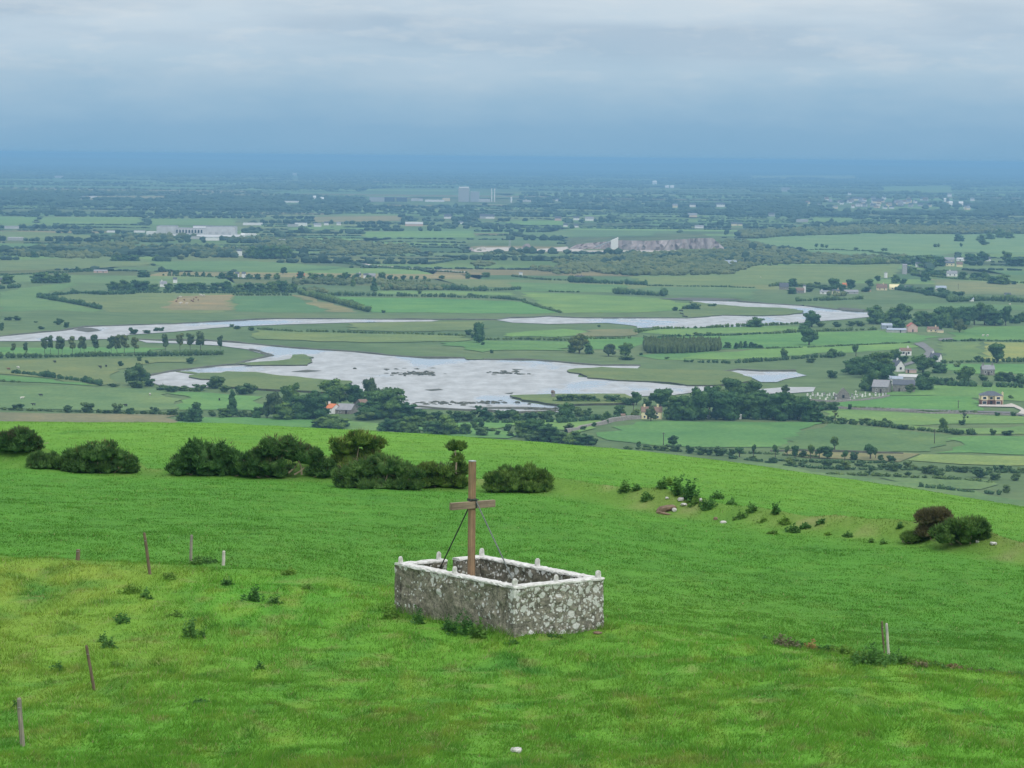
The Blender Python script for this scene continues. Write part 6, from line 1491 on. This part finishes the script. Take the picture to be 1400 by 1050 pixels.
for a_ in (
 (853, 672, 18, 18, 'pair of dark dock spikes at the near end of the rubble bank'), (870, 670, 12, 10, 'low dock tuft beside the dock spikes'), (905, 668, 14, 20, 'thin dock spikes just before the rubble bank'), (926, 676, 18, 26, 'dark bushy weeds on top of the rubble bank'), (943, 682, 30, 30, 'tallest yellow-flecked weeds on top of the rubble bank'), (950, 688, 26, 10, 'dark low weeds behind the pale rubble stones'), (980, 682, 22, 12, 'weeds trailing off the end of the rubble bank'), (1000, 690, 14, 12, 'small weed clump past the rubble bank'),
 (1028, 700, 16, 14, 'dark dock clump on the dry bank'), (1060, 703, 12, 18, 'upright dock spikes on the dry bank'), (1042, 714, 14, 8, 'rounded tuft of rushes on the dry bank'), (1084, 728, 22, 16, 'rushy clump on the low end of the dry bank'), (1056, 730, 16, 8, 'short dock tuft before the rushy clump'), (1122, 716, 16, 8, 'pale dock tuft past the rushy clump'), (1132, 732, 8, 8, 'tiny dock by the dry bank'), (884, 684, 20, 12, 'soft weeds in front of the dock spikes'), (968, 694, 26, 14, 'grassy tangle below the tallest weeds'), (915, 664, 16, 14, 'thin stalks behind the brown slab'), (1012, 708, 22, 10, 'pale tangle in the middle of the dry bank'), (1072, 716, 20, 12, 'docks in the middle of the dry bank'), (1100, 722, 18, 10, 'low docks near the rushy clump'), (1160, 734, 16, 8, 'scattered docks before the ragged gorse'), (1192, 742, 8, 8, 'tiny weed tuft between the bank ends'), (1208, 744, 10, 9, 'small dock near the ragged gorse'), (1230, 722, 8, 10, 'thin dock stalk behind the ragged gorse')): weed(*a_, group='weeds on the old bank')
for a_ in (
 (1075, 884, 32, 14, 'purplish dead thistles on the rim of the mound', 'weed_brown'), (1110, 888, 18, 11, 'smaller dead thistles beside the purplish ones', 'weed_brown'), (1158, 896, 26, 14, 'nettles before the paired posts', 'weed'), (1195, 908, 56, 20, 'dark rushes filling the ditch at the paired posts', 'weed'), (1222, 908, 30, 16, 'rushes just past the paired posts', 'weed'), (1140, 890, 14, 8, 'low tuft in the ditch', 'weed'), (1258, 912, 26, 7, 'short rough growth in the ditch past the rushes', 'weed_brown'), (1330, 918, 30, 5, 'thin brown growth along the ditch', 'weed_brown'), (1390, 924, 16, 6, 'last tuft of the ditch at the photo edge', 'weed'), (1045, 875, 16, 6, 'first low tuft where the ditch leaves the mound', 'weed'), (1092, 884, 18, 8, 'low weeds between the two thistle clumps', 'weed'), (1126, 889, 22, 9, 'rank tuft just past the smaller thistles', 'weed'), (1176, 902, 30, 13, 'nettles leading up to the rushes in the ditch', 'weed'), (1240, 909, 24, 10, 'tangle between the rushes and the brown growth', 'weed'), (1282, 912, 26, 6, 'thin weeds on the bare edge of the ditch', 'weed'), (1306, 914, 24, 6, 'thin brown stalks on the bare edge of the ditch', 'weed_brown'), (1358, 919, 28, 5, 'low weeds near the end of the ditch', 'weed')): weed(*a_[:5], matl=a_[5], group='growth along the ditch', grow=1.5)

M['postwood'] = wood('grey_fence_timber', (0.16, 0.145, 0.115), (0.36, 0.335, 0.28))
M['postdark'] = wood('brown_fence_timber', (0.10, 0.075, 0.05), (0.22, 0.17, 0.115))
M['postpale'] = wood('pale_fence_timber', (0.40, 0.38, 0.34), (0.62, 0.60, 0.55))
def post(xb, yb, xt, yt, wpx, ml, label):
    p = on_hill(xb, yb); t = PY(xt, yt, p[1]); s = mpp(p); d = t - p; r = np.random.default_rng(int(xb))
    mb = MB(); w = wpx * s / 2
    mb.tube([-d * .15, d * .3 + r.normal(0, .006, 3), d * .7 + r.normal(0, .008, 3), d * .97, d], [w * 1.05, w, w * .98, w * .92, w * .55], 9)
    o = empty('fence_post', p); tag(o, label, 'fence post', 'old fence posts')
    mb.build('post', M[ml], o)
    st = MB(); q = d * .8
    st.tube([q + np.array([-w * .6, -w - .004, .0]), q + np.array([0, -w - .018, .012]), q + np.array([w * .6, -w - .004, .0])], .004, 5); st.build('staple', M['metal'], o)
    return o
post(31, 1020, 26, 954, 7.0, 'postwood', 'pale grey split fence post leaning low on the slope')
post(129, 944, 118, 882, 4.4, 'postdark', 'thin crooked brownish fence post leaning over the dark weeds')
post(205, 786, 197, 728, 4.4, 'postdark', 'tall thin brown post leaning on the rim of the mound')
post(261, 768, 262, 731, 4.2, 'postwood', 'upright grey post behind the rim of the mound')
post(305, 773, 306, 753, 4.5, 'postpale', 'short whitish stump post beside the nettles')
post(106, 766, 107, 751, 6.0, 'postdark', 'short dark post blotched with white on the rim of the mound')
post(1209, 893, 1206, 849, 2.8, 'postdark', 'dark thin post of the pair in the ditch')
post(1215, 897, 1212, 852, 3.8, 'postpale', 'pale thicker post of the pair in the ditch')
o = [x for x in bpy.data.objects if x.get('label', '').startswith('short dark post')][0]
M['stone'] = simple('pale_limestone', (0.34, 0.33, 0.31), (0.56, 0.55, 0.52), 5.0, bmp=.5)
M['stonebrown'] = simple('brown_stained_stone', (0.10, 0.07, 0.045), (0.22, 0.16, 0.11), 4.0, bmp=.6)
def stone(x, y, w, h, d, ml, label, name='stone', cat='stone', rz=0.0, tilt=0.0):
    p = on_hill(x, y); s = mpp(p); r = np.random.default_rng(int(x * 5 + y)); V0, F0 = ICO2
    V = np.sign(V0) * np.abs(V0) ** .7 * (1 + r.normal(0, .09, (len(V0), 1))) * np.array([w * s / 2, d / 2, h * s / 2])
    o = link(name, new_mesh(name, V, F0, [M[ml]]), None, (p[0], p[1], p[2] + h * s * .25)); o.rotation_euler = (0, tilt, rz)
    return tag(o, label, cat, 'stones on the turf')
for a_ in ((706, 1028, 16, 7, .25, 'stone', 'flat pale stone lying by itself on the near turf'), (931, 684, 9, 5, .3, 'stone', 'small pale stone propped at the top of the rubble'), (935, 691, 9, 4, .25, 'stone', 'white flat stone in the middle of the rubble'), (922, 699, 7, 6, .25, 'stone', 'yellowish stone wedged under the brown slab'), (958, 687, 5, 7, .2, 'stone', 'upright small grey stone at the end of the rubble'), (978, 711, 6, 6, .2, 'stonebrown', 'dark leaning stone below the rubble bank'), (989, 715, 9, 4, .25, 'stone', 'pale flat stone below the rubble bank'), (912, 682, 5, 3, .2, 'stone', 'little pale stone above the brown slab'), (1358, 744, 9, 4, .3, 'stone', 'white flat stone beside the gorse pair'), (1336, 742, 5, 4, .2, 'stone', 'small stone between gorse and white flat stone'),
           (817, 866, 12, 3, .25, 'stonebrown', 'flat brown stone by the lichened wall end'), (600, 652, 8, 4, .2, 'stone', 'small stone under the tufted gorse')): stone(*a_)
stone(911, 698, 28, 9, .6, 'stonebrown', 'brown overhanging slab of bare earth in the rubble bank', 'earth_slab', 'earth slab', rz=.2, tilt=-.18)
stone(907, 703, 22, 4, .3, 'stonebrown', 'brown broken board lying under the overhanging slab', 'broken_board', 'board', rz=-.3, tilt=.2)

# ------------------------------------------------------------------ grass
def grass_blades(name, n, Y0, Y1, h0, w0, seed, amax=.205):
    r = np.random.default_rng(seed)
    Y = 1 / r.uniform(1 / Y1, 1 / Y0, n); a = r.uniform(-amax, amax, n); X = a * Y
    cl = fbm(X / .45, Y / .55, seed + 3, 2)
    keep = r.random(n) < .35 + 1.1 * cl
    # no blades in the enclosure walls
    q = np.stack([X - NB[0], Y - NB[1]], 1); lx, ly = q @ v, q @ u
    inw = (lx > -.02) & (lx < LX + .02) & (ly > -.02) & (ly < LY + .02) & ~((lx > TH) & (lx < LX - TH) & (ly > TH) & (ly < LY - TH))
    keep &= ~inw
    X, Y, cl = X[keep], Y[keep], cl[keep]; n = len(X)
    Z = hill_z(X, Y)
    big = .5 * fbm(X / 2.2, Y / 2.6, seed + 8, 3) + .5 * fbm(X / .55, Y / 1.4, seed + 28, 2)
    h = h0 * (.45 + .9 * cl) * (.30 + 1.5 * np.clip(big - .12, 0, 1)) * r.uniform(.6, 1.35, n)
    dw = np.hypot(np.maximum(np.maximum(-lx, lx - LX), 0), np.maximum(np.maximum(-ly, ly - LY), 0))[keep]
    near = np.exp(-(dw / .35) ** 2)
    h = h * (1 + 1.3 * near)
    w = w0 * r.uniform(.7, 1.4, n)
    an = r.random(n) * 2 * PI
    t = np.stack([np.cos(an), np.sin(an), np.zeros(n)], 1) * w[:, None]
    l1 = fbm(X / .8, Y / .9, seed + 13, 2) - .5; l2 = fbm(X / .8, Y / .9, seed + 15, 2) - .5
    ln = np.stack([r.normal(.1, .5, n) + 1.5 * l1, r.normal(-.05, .5, n) + 1.5 * l2, np.ones(n)], 1)
    b = np.stack([X, Y, Z - .012], 1); tip = b + ln * h[:, None]
    V = np.stack([b - t, b + t, tip], 1).reshape(-1, 3)
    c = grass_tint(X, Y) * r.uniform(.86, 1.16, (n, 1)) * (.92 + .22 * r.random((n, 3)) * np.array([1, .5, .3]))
    c = c * (1 - .35 * near[:, None]) + DARK * .35 * near[:, None]  # lusher by the walls, with contact shade mixed into the blade colour
    dry = r.random(n) < .012 * (1 + 2 * (Y < 76))
    c[dry] = np.array((.34, .32, .16))
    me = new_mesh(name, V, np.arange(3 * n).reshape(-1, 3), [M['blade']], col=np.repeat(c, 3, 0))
    return tag(link(name, me), kind='stuff')
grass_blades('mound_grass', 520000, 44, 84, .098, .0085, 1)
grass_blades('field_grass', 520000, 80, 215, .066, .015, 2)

# ------------------------------------------------------------------ light, sky, air
EL, AZ = math.radians(52), math.radians(150)       # sun high behind the photographer's shoulder, through cloud
sun = bpy.data.lights.new('sun', 'SUN'); sun.energy = 1.5; sun.angle = math.radians(18); sun.color = (1, .965, .91)
so = bpy.data.objects.new('sun', sun); COL.objects.link(so)
sd = Vector((math.sin(AZ) * math.cos(EL), math.cos(AZ) * math.cos(EL), math.sin(EL)))
so.rotation_euler = sd.to_track_quat('Z', 'Y').to_euler(); so.location = (0, 0, 400)
w = bpy.data.worlds.new('World'); scn.world = w; w.use_nodes = True
nt = w.node_tree; nt.nodes.clear()
out = nt.nodes.new('ShaderNodeOutputWorld')
sky = nt.nodes.new('ShaderNodeTexSky'); sky.sky_type = 'NISHITA'; sky.sun_disc = False; sky.sun_elevation = EL; sky.sun_rotation = AZ
b1 = nnode(nt, 'ShaderNodeBackground', Strength=.10); nt.links.new(sky.outputs[0], b1.inputs[0])
tc = nt.nodes.new('ShaderNodeTexCoord')
sep = nt.nodes.new('ShaderNodeSeparateXYZ'); nt.links.new(tc.outputs['Generated'], sep.inputs[0])
mp = nnode(nt, 'ShaderNodeMapping'); mp.inputs['Scale'].default_value = (20, 20, 62); nt.links.new(tc.outputs['Generated'], mp.inputs['Vector'])
n1 = noise(nt, 1.0, 6, .58, mp.outputs[0])
mp2 = nnode(nt, 'ShaderNodeMapping'); mp2.inputs['Scale'].default_value = (9, 9, 70); mp2.inputs['Location'].default_value = (3.1, 1.7, .4); nt.links.new(tc.outputs['Generated'], mp2.inputs['Vector'])
n2 = noise(nt, 1.0, 4, .5, mp2.outputs[0])
zz = mth(nt, 'ADD', sep.outputs[2], mth(nt, 'MULTIPLY', mth(nt, 'SUBTRACT', n1, .5), .022))
band = ramp(nt, mth(nt, 'MULTIPLY', zz, 10.0), [(0.0, (.215, .42, .625)), (.09, (.24, .44, .64)), (.17, (.30, .49, .67)), (.28, (.40, .56, .705)), (.40, (.465, .60, .73)), (.58, (.57, .665, .755)), (1.0, (.66, .72, .78))])
shade = ramp(nt, n2, [(.38, (.85, .89, .93)), (.5, (.98, .99, 1.0)), (.62, (1.10, 1.08, 1.06))])
band = mixc(nt, nnode_clamp(nt, mth(nt, 'MULTIPLY', mth(nt, 'SUBTRACT', sep.outputs[2], .02), 40.0)), band, mixc(nt, 1.0, band, shade, 'MULTIPLY'))
mp3 = nnode(nt, 'ShaderNodeMapping'); mp3.inputs['Scale'].default_value = (26, 26, 120); mp3.inputs['Location'].default_value = (7.3, 2.1, .9); nt.links.new(tc.outputs['Generated'], mp3.inputs['Vector'])
n3 = noise(nt, 1.0, 7, .62, mp3.outputs[0])
wm = ramp(nt, mth(nt, 'MULTIPLY', sep.outputs[2], 10.0), [(.20, (0, 0, 0)), (.34, (1, 1, 1)), (1.0, (1, 1, 1))])
wisp = ramp(nt, n3, [(.50, (0, 0, 0)), (.62, (1, 1, 1))])
band = mixc(nt, mth(nt, 'MULTIPLY', mth(nt, 'MULTIPLY', wisp, wm), .28), band, (.70, .755, .80))
high = ramp(nt, sep.outputs[2], [(.08, (.66, .72, .78)), (.3, (.95, 1.0, 1.05)), (1.0, (1.55, 1.6, 1.66))])
hm = nnode_clamp(nt, mth(nt, 'MULTIPLY', mth(nt, 'SUBTRACT', sep.outputs[2], .08), 12.0))
cloud = mixc(nt, hm, band, high)
b2 = nnode(nt, 'ShaderNodeBackground', Strength=1.0); nt.links.new(cloud, b2.inputs[0])
ms = nnode(nt, 'ShaderNodeMixShader', Fac=.93); nt.links.new(b1.outputs[0], ms.inputs[1]); nt.links.new(b2.outputs[0], ms.inputs[2])
nt.links.new(ms.outputs[0], out.inputs['Surface'])

hz = bpy.data.materials.new('damp_air'); hz.use_nodes = True; nt = hz.node_tree; nt.nodes.clear()
ho = nt.nodes.new('ShaderNodeOutputMaterial'); pvv = nt.nodes.new('ShaderNodeVolumePrincipled')
pvv.inputs['Color'].default_value = (.29, .585, .88, 1); pvv.inputs['Density'].default_value = 1.0e-4; pvv.inputs['Anisotropy'].default_value = 0.0
nt.links.new(pvv.outputs[0], ho.inputs['Volume'])
mb = MB(); mb.box((0, 22800, (HC + 3 - 3.0) / 2), (91000, 45900, HC + 3 + 3.0))
tag(mb.build('haze', hz), kind='stuff')

scn.view_settings.view_transform = 'Standard'; scn.view_settings.look = 'None'; scn.view_settings.exposure = 0.0; scn.view_settings.gamma = 1.0
scn.render.engine = 'CYCLES'
cy_ = scn.cycles
cy_.max_bounces = 5; cy_.diffuse_bounces = 2; cy_.glossy_bounces = 2; cy_.transmission_bounces = 2; cy_.volume_bounces = 0; cy_.transparent_max_bounces = 4
cy_.use_denoising = True
try: cy_.denoiser = 'OPENIMAGEDENOISE'
except Exception: pass
